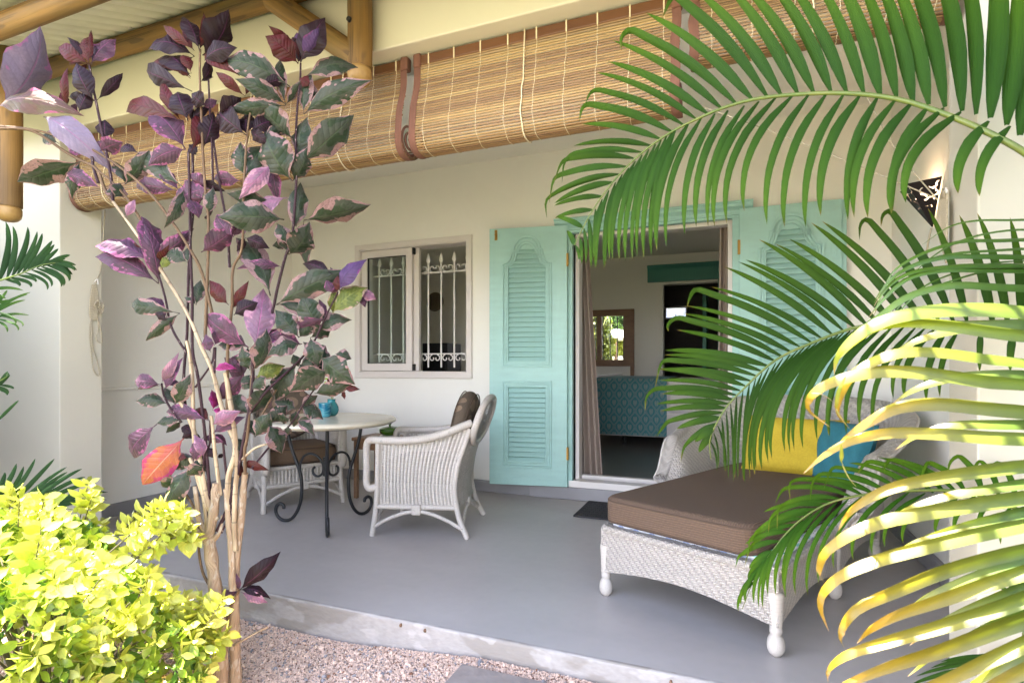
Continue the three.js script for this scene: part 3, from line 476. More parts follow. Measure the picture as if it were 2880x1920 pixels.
// ---------------------------------------------------------------- bamboo roll blinds
{
  const sectionOf = (k) => new THREE.CatmullRomCurve3([[2.452, 2.288], [2.38, 2.296], [2.30, 2.31], [2.22, 2.33], [2.15, 2.342], [2.10, 2.338], [2.066, 2.315], [2.05, 2.28], [2.052, 2.24], [2.075, 2.205], [2.11, 2.195]].map(([y, z]) => V(0, y > 2.16 ? lerp(2.452, 2.452 - (2.452 - 2.16) * k, (2.452 - y) / 0.292) : y + (2.452 - 2.16) * (1 - k), z)));
  function blind(x0, x1, label, strings, cordX, k = 1) {
    const section = sectionOf(k), L = section.getLength(), rows = Math.floor(L / 0.0121);
    const S = (s) => section.getPointAt(clamp(s)), TN = (s) => section.getTangentAt(clamp(s));
    const b = thing('bamboo_blind', label, 'roll blind', [0, 0, 0], 0, 'bamboo blinds rolled up under the front wall');
    const w = x1 - x0, base = [];
    for (let k = 0; k < 4; k++) { const g = boxUV(new THREE.CylinderGeometry(0.0053, 0.0053, w, 6, 1).rotateZ(Math.PI / 2).scale(1, 1, 0.45)); const uv = g.attributes.uv; for (let i = 0; i < uv.count; i++) uv.setXY(i, uv.getX(i) + k * 0.53 + x0, uv.getY(i) + k * 0.11); base.push(g); }
    for (let i = 0; i < rows; i++) {
      const s = (i + 0.5) / rows, p = S(s), t = TN(s), r = R();
      const m = obj('slat', base[Math.floor(R() * 4)], M.slat[s > 0.72 && r < 0.7 ? 1 : Math.floor(R() * 5)], b);
      m.position.set((x0 + x1) / 2 + rr(-0.003, 0.003), p.y, p.z + rr(-0.0008, 0.0008)); m.rotation.x = Math.atan2(t.z, t.y) + rr(-0.08, 0.08);
      m.scale.set(1, rr(0.98, 1.04), 1);
    }
    obj('header', rbox(x0 - 0.004, x1 + 0.004, 2.447, 2.492, 2.268, 2.294, 0.006), M.header, b);
    const path = (x, off, a = 0, e = 1, n = 22) => { const o = []; for (let i = 0; i <= n; i++) { const s = lerp(a, e, i / n), p = S(s), t = TN(s); o.push(V(x + 0.0016 * Math.sin(i * 1.7 + x * 9), p.y - t.z * off * -1 * 0, p.z).add(V(0, t.z, -t.y).multiplyScalar(-off * -1).multiplyScalar(-1).multiplyScalar(-1))); } return o; };
    for (let i = 0; i < strings; i++) {
      const x = x0 + w * (i + 0.55) / strings;
      obj('string', [tube(path(x, 0.0032, 0, 0.93), 0.0013, { n: 44, k: 5 }), rbox(x - 0.003, x + 0.003, 2.444, 2.4935, 2.2945, 2.2965, 0.0005)], M.string, b);
    }
    for (const x of cordX) obj('cord', tube([V(x, 2.49, 2.302), ...path(x, 0.007, 0.25, 0.9, 14)], 0.0030, { n: 40, k: 6 }), M.string, b);
    for (const [x, d] of [[x0, 1], [x1, -1]]) {
      const band = patch((u, v) => { const s = v, p = S(s), t = TN(s), o = Math.abs(u - 0.35) < 0.3 ? 0.0055 : 0.004; return V(x - d * 0.004 + d * 0.034 * u + 0.003 * Math.sin(v * 17 + x), p.y + t.z * 0.0, p.z).add(V(0, t.z, -t.y).multiplyScalar(o)); }, 6, 40, 0.034, L);
      const wrap = rbox(x - 0.008 + (d < 0 ? -0.022 : 0), x + 0.008 + (d > 0 ? 0.022 : 0), 2.438, 2.499, 2.262, 2.302, 0.008);
      obj('edging', [band, wrap], M.edging, b);
      // the rolled end: a turn of slats seen from the side
      const roll = []; for (let i = 0; i <= 30; i++) { const a = i / 30 * 4.2 * Math.PI, r = 0.072 * (1 - i / 30 * 0.8); roll.push(V(x + d * 0.002, 2.12 + 0.292 * (1 - k) + r * Math.cos(a), 2.262 + r * Math.sin(a))); }
      obj('rolled_end', tube(roll, 0.006, { n: 70, k: 6, flat: 1 }), M.edging, b);
    }
    for (const f of [0.18, 0.82]) { const x = lerp(x0, x1, f); obj('hook', [tube([[x, 2.5, 2.28], [x, 2.52, 2.28]], 0.003), tube([[x, 2.505, 2.28], [x + 0.009, 2.497, 2.28], [x + 0.006, 2.486, 2.28], [x - 0.005, 2.489, 2.28], [x - 0.005, 2.497, 2.28]], 0.0025)], M.steel, b); }
  }
  blind(-3.70, -1.375, 'long bamboo blind at the left, behind the purple shrub', 19, [-2.3, -1.72, -3.4]);
  blind(-1.33, -0.185, 'bamboo blind in the middle, above the window and left shutter', 9, [-0.80]);
  blind(-0.145, 0.655, 'shorter bamboo blind at the right, behind the palm leaves', 6, [0.25], 0.43);
}
// ---------------------------------------------------------------- wrought iron table
const TAB = V(-2.63, 0, 1.35);
{
  const t = thing('round_table', 'round cream table on scrolled black iron legs between the two chairs', 'table', [TAB.x, 0, TAB.z], 0);
  obj('tabletop', lathe([[0.001, 0.738], [0.43, 0.738], [0.452, 0.7375], [0.468, 0.734], [0.4775, 0.7265], [0.48, 0.718], [0.477, 0.711], [0.468, 0.707], [0.462, 0.706], [0.456, 0.699], [0.44, 0.695], [0.001, 0.695]], 96), M.table, t);
  obj('tabletop_ring', boxUV(new THREE.TorusGeometry(0.285, 0.009, 8, 60).rotateX(Math.PI / 2).translate(0, 0.684, 0)), M.iron, t);
  const toCam = Math.atan2(-(EYE.z - TAB.z), EYE.x - TAB.x);          // one leg points at the viewer's side of the porch
  for (let k = 0; k < 3; k++) {
    const a = toCam + 0.03 + k * Math.PI * 2 / 3, P = (r, y) => V(Math.cos(a) * r, y, -Math.sin(a) * r);
    const leg = obj('leg', tube([P(0.292, 0.690), P(0.284, 0.62), P(0.262, 0.53), P(0.228, 0.44), P(0.20, 0.37), P(0.185, 0.30), P(0.182, 0.22), P(0.193, 0.14), P(0.222, 0.07), P(0.265, 0.023), P(0.315, 0.011), P(0.358, 0.030), P(0.380, 0.070), P(0.374, 0.110), P(0.348, 0.128), P(0.322, 0.116), P(0.318, 0.094)], (s) => 0.0118 + 0.001 * Math.sin(s * 40) * 0, { n: 64, k: 8, flat: 1 }), M.iron, t);
    obj('scroll', tube([P(0.197, 0.36), P(0.19, 0.42), P(0.163, 0.468), P(0.118, 0.486), P(0.068, 0.472), P(0.030, 0.432), P(0.018, 0.385), P(0.030, 0.345), P(0.062, 0.330), P(0.092, 0.345), P(0.098, 0.378), P(0.082, 0.394)], 0.0085, { n: 52, k: 8 }), M.iron, leg);
  }
  obj('hub', [lathe([[0.001, 0.335], [0.019, 0.335], [0.021, 0.345], [0.021, 0.455], [0.019, 0.465], [0.001, 0.465]], 16)], M.iron, t);
}
// ---------------------------------------------------------------- wicker armchairs
function cushionGeo(w, h, d, r, crown) {
  const g = new RoundedBoxGeometry(w, h, d, 8, r).toNonIndexed ? new RoundedBoxGeometry(w, h, d, 8, r) : null, p = g.attributes.position;
  for (let i = 0; i < p.count; i++) { const x = p.getX(i) / (w / 2), z = p.getZ(i) / (d / 2), y = p.getY(i); p.setY(i, y + Math.sign(y) * crown * (Math.abs(y) / (h / 2)) * (1 - x * x) * (1 - z * z)); }
  g.computeVertexNormals(); return boxUV(g);
}
const pipeRing = (w, d, r, y, rad) => { const o = []; for (const [cx, cz, a0] of [[w / 2 - r, d / 2 - r, 0], [-w / 2 + r, d / 2 - r, 1], [-w / 2 + r, -d / 2 + r, 2], [w / 2 - r, -d / 2 + r, 3]]) for (let i = 0; i <= 4; i++) { const a = (a0 + i / 4) * Math.PI / 2; o.push(V(cx + r * Math.cos(a), y, cz + r * Math.sin(a))); } return tube(o, rad, { closed: true, n: 80, k: 6 }); };
function buildChair(label) {
  const c = thing('wicker_armchair', label, 'armchair', [0, 0, 0], 0, 'white wicker armchairs at the round table');
  const rear = (s) => [[s * 0.292, 0.0, -0.372], [s * 0.276, 0.10, -0.318], [s * 0.266, 0.19, -0.288], [s * 0.263, 0.30, -0.272], [s * 0.262, 0.45, -0.292], [s * 0.254, 0.60, -0.345], [s * 0.246, 0.69, -0.380]];
  const front = (s) => [[s * 0.302, 0.0, 0.325], [s * 0.290, 0.19, 0.298], [s * 0.287, 0.42, 0.288], [s * 0.287, 0.595, 0.286]];
  const arm = (s) => [[s * 0.288, 0.312, 0.300], [s * 0.288, 0.304, 0.345], [s * 0.288, 0.325, 0.368], [s * 0.288, 0.45, 0.370], [s * 0.288, 0.585, 0.370], [s * 0.288, 0.613, 0.352], [s * 0.290, 0.616, 0.25], [s * 0.296, 0.618, 0.10], [s * 0.300, 0.632, -0.06], [s * 0.292, 0.668, -0.21], [s * 0.272, 0.708, -0.32], [s * 0.250, 0.732, -0.392]];
  for (const s of [-1, 1]) {
    obj('leg', tube(front(s), 0.0205, { n: 18, k: 12 }), M.rattan, c); obj('leg', tube(rear(s), 0.0205, { n: 26, k: 12 }), M.rattan, c);
    obj('arm', tube(arm(s), 0.0255, { n: 52, k: 12 }), M.rattan, c);
    obj('stretcher', [tube([[s * 0.300, 0.055, 0.315], [s * 0.294, 0.11, 0.21], [s * 0.290, 0.152, 0.08], [s * 0.288, 0.162, 0], [s * 0.286, 0.152, -0.09], [s * 0.284, 0.11, -0.22], [s * 0.286, 0.055, -0.335]], 0.0125, { n: 30, k: 10 }), rbox(s * 0.289 - 0.019, s * 0.289 + 0.019, 0.140, 0.206, -0.036, 0.036, 0.012, 3)], M.rattan, c);
    obj('rail', rod(V(s * 0.290, 0.187, 0.298), V(s * 0.266, 0.187, -0.287), 0.016, 12), M.rattan, c);
    const rc = new THREE.CatmullRomCurve3(rear(s).map((p) => V(...p))), ac = new THREE.CatmullRomCurve3(arm(s).map((p) => V(...p)));
    const RZ = (y) => { let a = 0, b = 1; for (let i = 0; i < 24; i++) { const m = (a + b) / 2; rc.getPoint(m).y < y ? a = m : b = m; } return rc.getPoint(a); };
    const side = patch((u, v) => {
      const ar = ac.getPoint(lerp(0.50, 0.985, u)), top = V(ar.x, ar.y - 0.012, ar.z), bot = V(s * 0.288, 0.19, 0.283).lerp(V(s * 0.266, 0.19, -0.285), u);
      const y = lerp(bot.y, top.y, v), f = V(s * 0.286, y, 0.278), r = RZ(Math.min(0.69, y));
      const p = f.lerp(r, u); p.y = y; p.x += s * 0.014 * Math.sin(u * Math.PI) * Math.sin(v * Math.PI); return p;
    }, 18, 14, 0.57, 0.45);
    obj('side_panel', side, M.weave, c);
    obj('panel_binding', tube([0.1, 0.3, 0.5, 0.7, 0.9, 1].map((v) => V(s * 0.286, lerp(0.2, 0.615, v), 0.268)), 0.006, { k: 6 }), M.rattan, c);
  }
  obj('rail', rod(V(-0.29, 0.187, 0.298), V(0.29, 0.187, 0.298), 0.016, 12), M.rattan, c); obj('rail', rod(V(-0.266, 0.187, -0.288), V(0.266, 0.187, -0.288), 0.016, 12), M.rattan, c);
  obj('seat_rail', rod(V(-0.287, 0.318, 0.292), V(0.287, 0.318, 0.292), 0.016, 12), M.rattan, c);
  for (const [z, sgn] of [[0.31, 1], [-0.325, -1]]) obj('stretcher', [tube([[-0.298, 0.055, z + sgn * 0.008], [-0.2, 0.11, z], [-0.08, 0.152, z - sgn * 0.01], [0, 0.162, z - sgn * 0.012], [0.08, 0.152, z - sgn * 0.01], [0.2, 0.11, z], [0.298, 0.055, z + sgn * 0.008]], 0.0125, { n: 30, k: 10 }), rbox(-0.036, 0.036, 0.140, 0.206, z - sgn * 0.014 - 0.018, z - sgn * 0.014 + 0.018, 0.012, 3)], M.rattan, c);
  obj('front_panel', patch((u, v) => V(lerp(-0.275, 0.275, u), lerp(0.195, 0.312, v), 0.291), 6, 4, 0.55, 0.12), M.weave, c);
  obj('back_panel', patch((u, v) => { const y = lerp(0.19, 0.68, v), z = -0.288 - 0.03 * Math.sin(u * Math.PI) - (y < 0.3 ? 0 : 0.22 * (y - 0.3) + 0.14 * (y - 0.3) ** 2) + (y < 0.3 ? 0.012 * (y - 0.19) / 0.11 : 0.012); return V(lerp(-0.258, 0.258, u), y, z); }, 12, 14, 0.52, 0.5), M.weave, c);
  const bk = new THREE.Group(); bk.name = 'backrest'; bk.position.set(0, 0.732, -0.43); bk.rotation.x = -0.33; c.add(bk);
  const oval = []; for (let i = 0; i < 40; i++) { const a = i / 40 * Math.PI * 2; oval.push(V(0.258 * Math.sign(Math.cos(a)) * Math.pow(Math.abs(Math.cos(a)), 0.86), 0.158 * Math.sign(Math.sin(a)) * Math.pow(Math.abs(Math.sin(a)), 0.86), 0)); }
  obj('rim', tube(oval, 0.0235, { closed: true, n: 90, k: 12 }), M.rattan, bk);
  obj('cane_panel', patch((u, v) => { const a = u * Math.PI * 2, r = v * 0.95; return V(0.258 * r * Math.cos(a), 0.158 * r * Math.sin(a), -0.01); }, 48, 6, 1, 1), M.cane, bk);
  { const g = bk.children[1].geometry, p = g.attributes.position, uv = g.attributes.uv; for (let i = 0; i < p.count; i++) uv.setXY(i, p.getX(i), p.getY(i)); }
  const seat = obj('seat_cushion', cushionGeo(0.535, 0.135, 0.55, 0.05, 0.022).translate(0, 0.398, 0.01), M.brownplain, c);
  obj('piping', [pipeRing(0.525, 0.54, 0.06, 0.452, 0.0045), pipeRing(0.525, 0.54, 0.06, 0.345, 0.0045)].map((g) => g.translate(0, 0, 0.01)), M.piping, seat);
  const cu = patch((u, v) => { const a = u * Math.PI * 2, ph = (v - 0.5) * Math.PI, q = Math.cos(ph), e = Math.pow(Math.abs(q), 0.42); return V(0.243 * e * Math.cos(a), 0.228 * e * Math.sin(a), 0.062 * Math.sin(ph) * (1 + 0.25 * q)); }, 44, 16);
  { const p = cu.attributes.position, uv = cu.attributes.uv; for (let i = 0; i < p.count; i++) uv.setXY(i, p.getX(i) + p.getZ(i) * 0.6, p.getY(i) + p.getZ(i) * 0.6); }
  const bc = obj('back_cushion', cu.rotateX(-0.22).translate(0, 0.70, -0.285), M.dots, c);
  for (const zz of [-0.048, 0.048]) { const o = []; for (let i = 0; i < 32; i++) { const a = i / 32 * Math.PI * 2; o.push(V(0.233 * Math.cos(a), 0.218 * Math.sin(a), zz)); } obj('piping', tube(o, 0.004, { closed: true, n: 64, k: 6 }).rotateX(-0.22).translate(0, 0.70, -0.285), M.piping, bc); }
  c.children.forEach((o) => { o.position.z *= 0.9; o.traverse((m) => { if (m.isMesh && o !== bk) m.geometry.scale(1, 1, 0.9); }); });
  return c;
}
{
  const right = buildChair('white wicker armchair beside the left shutter, seen from its side'); right.position.set(-1.965, 0, 1.085); right.rotation.y = Math.atan2(-0.968, 0.25);
  const left = right.clone(); left.name = numbered('wicker_armchair'); scene.add(left); left.position.set(-3.33, 0, 0.90); left.rotation.y = Math.atan2(0.85, 0.53);
  left.userData.label = 'white wicker armchair behind the round table, partly hidden by purple leaves';
}
// ---------------------------------------------------------------- side table, green pot, vases
{
  const p = at(1078, 1226, 4.68), t = thing('side_table', 'small low wooden table by the wall, between the chairs', 'table', [p.x, 0, p.z], 0);
  const h = p.y;
  obj('tabletop', rbox(-0.20, 0.16, h - 0.03, h, -0.17, 0.17, 0.008, 3), M.wood, t);
  for (const x of [-0.17, 0.13]) for (const z of [-0.14, 0.14]) obj('leg', rbox(x - 0.016, x + 0.016, 0, h - 0.031, z - 0.016, z + 0.016, 0.004), M.wood, t);
  obj('apron', [rbox(-0.153, 0.113, h - 0.10, h - 0.032, 0.128, 0.148, 0.003), rbox(-0.153, 0.113, h - 0.10, h - 0.032, -0.148, -0.128, 0.003)], M.wood, t);
  const q = at(1096, 1228, 4.66), pot = thing('casserole', 'glossy green lidded pot on the small wooden table', 'pot', [q.x, h + 0.0005, q.z], 0);
  obj('saucer', lathe([[0.001, 0], [0.075, 0], [0.085, 0.006], [0.083, 0.009], [0.001, 0.009]], 32), M.white, pot);
  obj('bowl', lathe([[0.001, 0.009], [0.055, 0.009], [0.072, 0.018], [0.084, 0.036], [0.0875, 0.05], [0.084, 0.059], [0.001, 0.059]], 40), M.green, pot);
  const lid = obj('lid', lathe([[0.084, 0.059], [0.0865, 0.061], [0.083, 0.068], [0.060, 0.080], [0.025, 0.086], [0.009, 0.088], [0.001, 0.088]], 40), M.green, pot);
  obj('knob', lathe([[0.009, 0.086], [0.008, 0.094], [0.013, 0.101], [0.014, 0.108], [0.010, 0.114], [0.001, 0.115]], 16), M.green, lid);
  const b = at(947, 1222, 4.5);
  const va = at(913, 1158, 3.92), vb = at(932, 1155, 4.0);
  const v1 = thing('tumbler', 'blue glass tumbler with swirled pale bands on the round table', 'glass', [va.x, 0.7385, va.z], 0);
  obj('glass', lathe([[0.001, 0], [0.036, 0], [0.040, 0.004], [0.041, 0.03], [0.0425, 0.085], [0.043, 0.098], [0.0405, 0.0985], [0.039, 0.09], [0.037, 0.012], [0.001, 0.010]], 32), M.tealglass, v1);
  const v2 = thing('vase', 'round turquoise glass vase behind the tumbler on the round table', 'vase', [vb.x, 0.7385, vb.z], 0);
  obj('body', lathe([[0.001, 0], [0.026, 0], [0.042, 0.014], [0.0505, 0.04], [0.049, 0.065], [0.038, 0.088], [0.029, 0.10], [0.0275, 0.112], [0.031, 0.12], [0.0285, 0.12], [0.025, 0.11], [0.027, 0.098], [0.001, 0.06]], 32), M.tealround, v2);
  const sp = thing('flower_sprig', 'sprig of small bright green leaves standing in the turquoise vase', 'plant', [vb.x, 0.80, vb.z], 0), lm = std({ color: rgb(0.30, 0.46, 0.03), roughness: 0.6, side: THREE.DoubleSide });
  const lf = new THREE.SphereGeometry(0.009, 5, 4).scale(1, 0.35, 0.7), stems = [];
  for (let k = 0; k < 9; k++) {
    const a = rr(0, 6.28), d = V(Math.cos(a) * rr(0.03, 0.13), rr(0.13, 0.22), Math.sin(a) * rr(0.03, 0.09)); stems.push(tube([[0, 0, 0], [d.x * 0.3, d.y * 0.7, d.z * 0.3], [d.x, d.y, d.z]], 0.0012, { k: 4 }));
    for (let j = 0; j < 11; j++) { const m = obj('leaf', lf, lm, sp); m.position.set(d.x + rr(-0.022, 0.022), d.y + rr(-0.02, 0.022), d.z + rr(-0.02, 0.02)); m.rotation.set(rr(0, 6), rr(0, 6), rr(0, 6)); m.scale.setScalar(rr(0.7, 1.35)); }
  }
  obj('stem', stems, std({ color: rgb(0.16, 0.26, 0.04), roughness: 0.7 }), sp);
}
// ---------------------------------------------------------------- wicker daybed
{
  const d = thing('daybed', 'long white wicker daybed with curled arms at the right, under the palm leaves', 'daybed', [-0.2065, 0, 1.967], Math.atan2(-0.40, 0.917));
  const HW = 0.395, LEN = -1.52, TOP = 0.325;
  // apron with an arched lower edge, front and sides
  const arcY = (u) => 0.116 + 0.052 * Math.pow(Math.sin(u * Math.PI), 1.15);
  const apron = (f, n, len) => patch((u, v) => { const y = lerp(arcY(u), TOP, v); const p = f(u); return V(p.x, y, p.z); }, n, 6, len, 0.21);
  const uvAbs = (g, k) => { const p = g.attributes.position, uv = g.attributes.uv; for (let i = 0; i < p.count; i++) uv.setXY(i, k ? p.getZ(i) : p.getX(i), p.getY(i)); return g; };
  const corner = (u, a) => a;
  obj('apron', uvAbs(apron((u) => V(lerp(-HW - 0.012, HW + 0.012, u), 0, 0.022 + 0.018 * Math.sin(u * Math.PI)), 40, 0.8), false), M.herring, d);
  for (const s of [-1, 1]) for (const [z0, z1] of [[0.022, -0.735], [-0.735, LEN]]) obj('apron', uvAbs(apron((u) => V(s * (HW + 0.012), 0, lerp(z0, z1, u)), 40, 0.75), true), M.herring, d);
  // rolled rim round the tray
  const rim = (pts, r = 0.017) => obj('rim', tube(pts, r, { n: 60, k: 10 }), M.herring, d);
  rim([[-HW - 0.004, TOP, -1.5], [-HW - 0.006, TOP, -0.4], [-HW - 0.006, TOP, -0.02], [-HW + 0.012, TOP, 0.014], [-0.2, TOP, 0.03], [0, TOP, 0.034], [0.2, TOP, 0.03], [HW - 0.012, TOP, 0.014], [HW + 0.006, TOP, -0.02], [HW + 0.006, TOP, -0.4], [HW + 0.004, TOP, -1.5]]);
  obj('tray', uvAbs(patch((u, v) => V(lerp(-HW, HW, u), TOP + 0.008, lerp(0.02, LEN, v)), 4, 8, 1, 1), false), M.herring, d);
  { const g = d.children[d.children.length - 1].geometry, p = g.attributes.position, uv = g.attributes.uv; for (let i = 0; i < p.count; i++) uv.setXY(i, p.getX(i), p.getZ(i)); }
  for (const s of [-1, 1]) for (const z of [0.002, -0.735, -1.5]) obj('leg', [tube([[s * (HW - 0.004), 0.24, z], [s * (HW - 0.004), 0.10, z]], [0.03, 0.0215], { straight: true, k: 14 }), lathe([[0.001, 0], [0.015, 0], [0.017, 0.007], [0.024, 0.011], [0.0305, 0.024], [0.0325, 0.042], [0.030, 0.062], [0.0225, 0.078], [0.018, 0.083], [0.0225, 0.090], [0.0225, 0.112], [0.001, 0.113]], 24).translate(s * (HW - 0.004), 0, z)], M.rattan, d);
  // back and arms: one woven shell that sweeps round, flares and rolls outwards
  const U = new THREE.CatmullRomCurve3([[-0.385, -0.70], [-0.392, -0.95], [-0.395, -1.20], [-0.37, -1.42], [-0.27, -1.535], [0, -1.56], [0.27, -1.535], [0.37, -1.42], [0.395, -1.20], [0.392, -0.95], [0.385, -0.70]].map(([x, z]) => V(x, 0, z)));
  const shellAt = (s, v, off) => {
    const p = U.getPointAt(clamp(s)), t = U.getTangentAt(clamp(s)), n = V(t.z, 0, -t.x);      // outwards
    if (n.dot(V(p.x, 0, p.z + 1.0)) < 0) n.negate();
    const e = Math.min(s, 1 - s), lift = sm(0, 0.07, e), back = sm(0.06, 0.42, e);
    const H = lerp(lerp(0.44, 0.655, lift), 0.875, back), fl = lerp(0.085, 0.15, sm(0, 0.3, e));
    const y = lerp(TOP - 0.02, H, v), k = (y - TOP) / (H - TOP);
    const o = off + fl * Math.pow(clamp(k), 2.1);
    return [p.clone().add(V(0, y, 0)).addScaledVector(n, o), n, H, fl];
  };
  const inner = patch((u, v) => shellAt(u, v, 0)[0], 90, 18), outer = patch((u, v) => shellAt(u, v, 0.075)[0], 90, 18);
  const ul = U.getLength(); for (const g of [inner, outer]) { const uv = g.attributes.uv, p = g.attributes.position; for (let i = 0; i < uv.count; i++) uv.setXY(i, uv.getX(i) * ul, p.getY(i)); }
  const cap = (f) => patch((u, v) => { const [p, q, n] = f(u), a = v * Math.PI; return p.clone().lerp(q, 0.5 - 0.5 * Math.cos(a)).addScaledVector(n, 0.03 * Math.sin(a)); }, 90, 8, ul, 0.1);
  const topCap = cap((u) => [shellAt(u, 1, 0)[0], shellAt(u, 1, 0.075)[0], V(0, 1, 0)]), ends = [0, 1].map((s) => cap((u) => [shellAt(s, u, 0)[0], shellAt(s, u, 0.075)[0], V(0, 0, 1)]));
  for (const g of [topCap, ...ends]) { const uv = g.attributes.uv, p = g.attributes.position; for (let i = 0; i < uv.count; i++) uv.setXY(i, p.getX(i) + p.getZ(i), p.getY(i) + uv.getY(i)); }
  const sh = obj('back_and_arms', [inner, outer, topCap, ...ends], M.herring, d);
  const top = [], e0 = [], e1 = []; for (let i = 0; i <= 60; i++) { const [p, n] = shellAt(i / 60, 1, 0.078); top.push(p); }
  for (let i = 0; i <= 10; i++) { e0.push(shellAt(0, i / 10, 0.078)[0]); e1.push(shellAt(1, i / 10, 0.078)[0]); }
  obj('rolled_edge', [tube([...e0.slice(0, 10), ...top, ...e1.slice(0, 10).reverse()], 0.0075, { n: 150, k: 12 })], M.rattan, sh);
  const pad = thing('patterned_pad', 'thin blue and white patterned pad under the brown mattress on the daybed', 'mattress pad', d.position.toArray(), d.rotation.y);
  obj('pad', cushionGeo(0.75, 0.03, 1.42, 0.013, 0.004).translate(0, TOP + 0.017, -0.735), M.print, pad);
  const mt = thing('mattress', 'thick brown ribbed mattress lying on the daybed', 'mattress', d.position.toArray(), d.rotation.y);
  const mg = (() => { const s = new THREE.Shape(), w = 0.345, l = 0.70, r = 0.055; s.moveTo(-w + r, -l); s.lineTo(w - r, -l); s.quadraticCurveTo(w, -l, w, -l + r); s.lineTo(w, l - r); s.quadraticCurveTo(w, l, w - r, l); s.lineTo(-w + r, l); s.quadraticCurveTo(-w, l, -w, l - r); s.lineTo(-w, -l + r); s.quadraticCurveTo(-w, -l, -w + r, -l); const a = new THREE.ExtrudeGeometry(s, { depth: 0.068, bevelEnabled: true, bevelThickness: 0.028, bevelSize: 0.03, bevelSegments: 5, curveSegments: 6 }).rotateX(-Math.PI / 2).translate(0, -0.034, 0); return a; })(), mp = mg.attributes.position;
  for (let i = 0; i < mp.count; i++) { const x = mp.getX(i) / 0.375, z = mp.getZ(i) / 0.73, y = mp.getY(i); mp.setY(i, y + Math.sign(y) * (y > 0 ? 0.042 : 0.004) * (1 - x * x) * (1 - z * z) + 0.006 * Math.sin(x * 3 + z * 5) * (y > 0 ? 1 : 0)); }
  mg.computeVertexNormals(); const mgu = boxUV(mg); { const uv = mgu.attributes.uv, nn = mgu.attributes.normal; for (let i = 0; i < uv.count; i++) if (Math.abs(nn.getY(i)) < 0.6) uv.setXY(i, uv.getY(i), uv.getX(i)); }
  const mm = obj('cover', mgu, M.brown, mt); const ring2 = [pipeRing(0.742, 1.452, 0.075, 0.05, 0.0035), pipeRing(0.742, 1.452, 0.075, -0.05, 0.0035)];
  obj('piping', ring2, M.piping, mm); mm.position.set(-0.02, TOP + 0.085, -0.722); mm.rotation.set(0.008, -0.048, 0.012);
  // pillows
  const pillow = (name, label, x, y, z, w, h, dd, turn, tilt, mat) => {
    const t = thing(name, label, 'pillow', [0, 0, 0], 0);
    const g = patch((u, v) => { const side = v < 0.5 ? 1 : -1, vv = v < 0.5 ? v * 2 : (1 - v) * 2; const X = (u - 0.5) * 2, Y = (vv - 0.5) * 2; const pinch = 1 - 0.07 * (1 - Math.abs(Y)) * Math.abs(X) ** 3; const b = Math.pow(Math.max(0, (1 - X ** 4) * (1 - Y ** 4)), 0.5); return V(X * w / 2 * (1 - 0.05 * (1 - Y * Y)), Y * h / 2 * (1 - 0.05 * (1 - X * X)), side * dd / 2 * b + 0.004 * Math.sin(X * 9 + Y * 7) * b); }, 26, 52, w, h * 2);
    obj('cover', g.rotateX(tilt).rotateY(turn), mat, t);
    t.position.copy(d.localToWorld(V(x, y, z))); t.rotation.y = d.rotation.y; return t;
  };
  d.updateMatrixWorld(true);
  pillow('pillow', 'yellow pillow leaning against the back of the daybed', 0.02, 0.625, -1.30, 0.56, 0.36, 0.15, 0.10, -0.42, M.yellow);
  pillow('pillow', 'dark turquoise pillow at the right arm of the daybed, beside the yellow one', 0.29, 0.62, -1.24, 0.36, 0.36, 0.14, -0.55, -0.35, M.bluecloth);
}
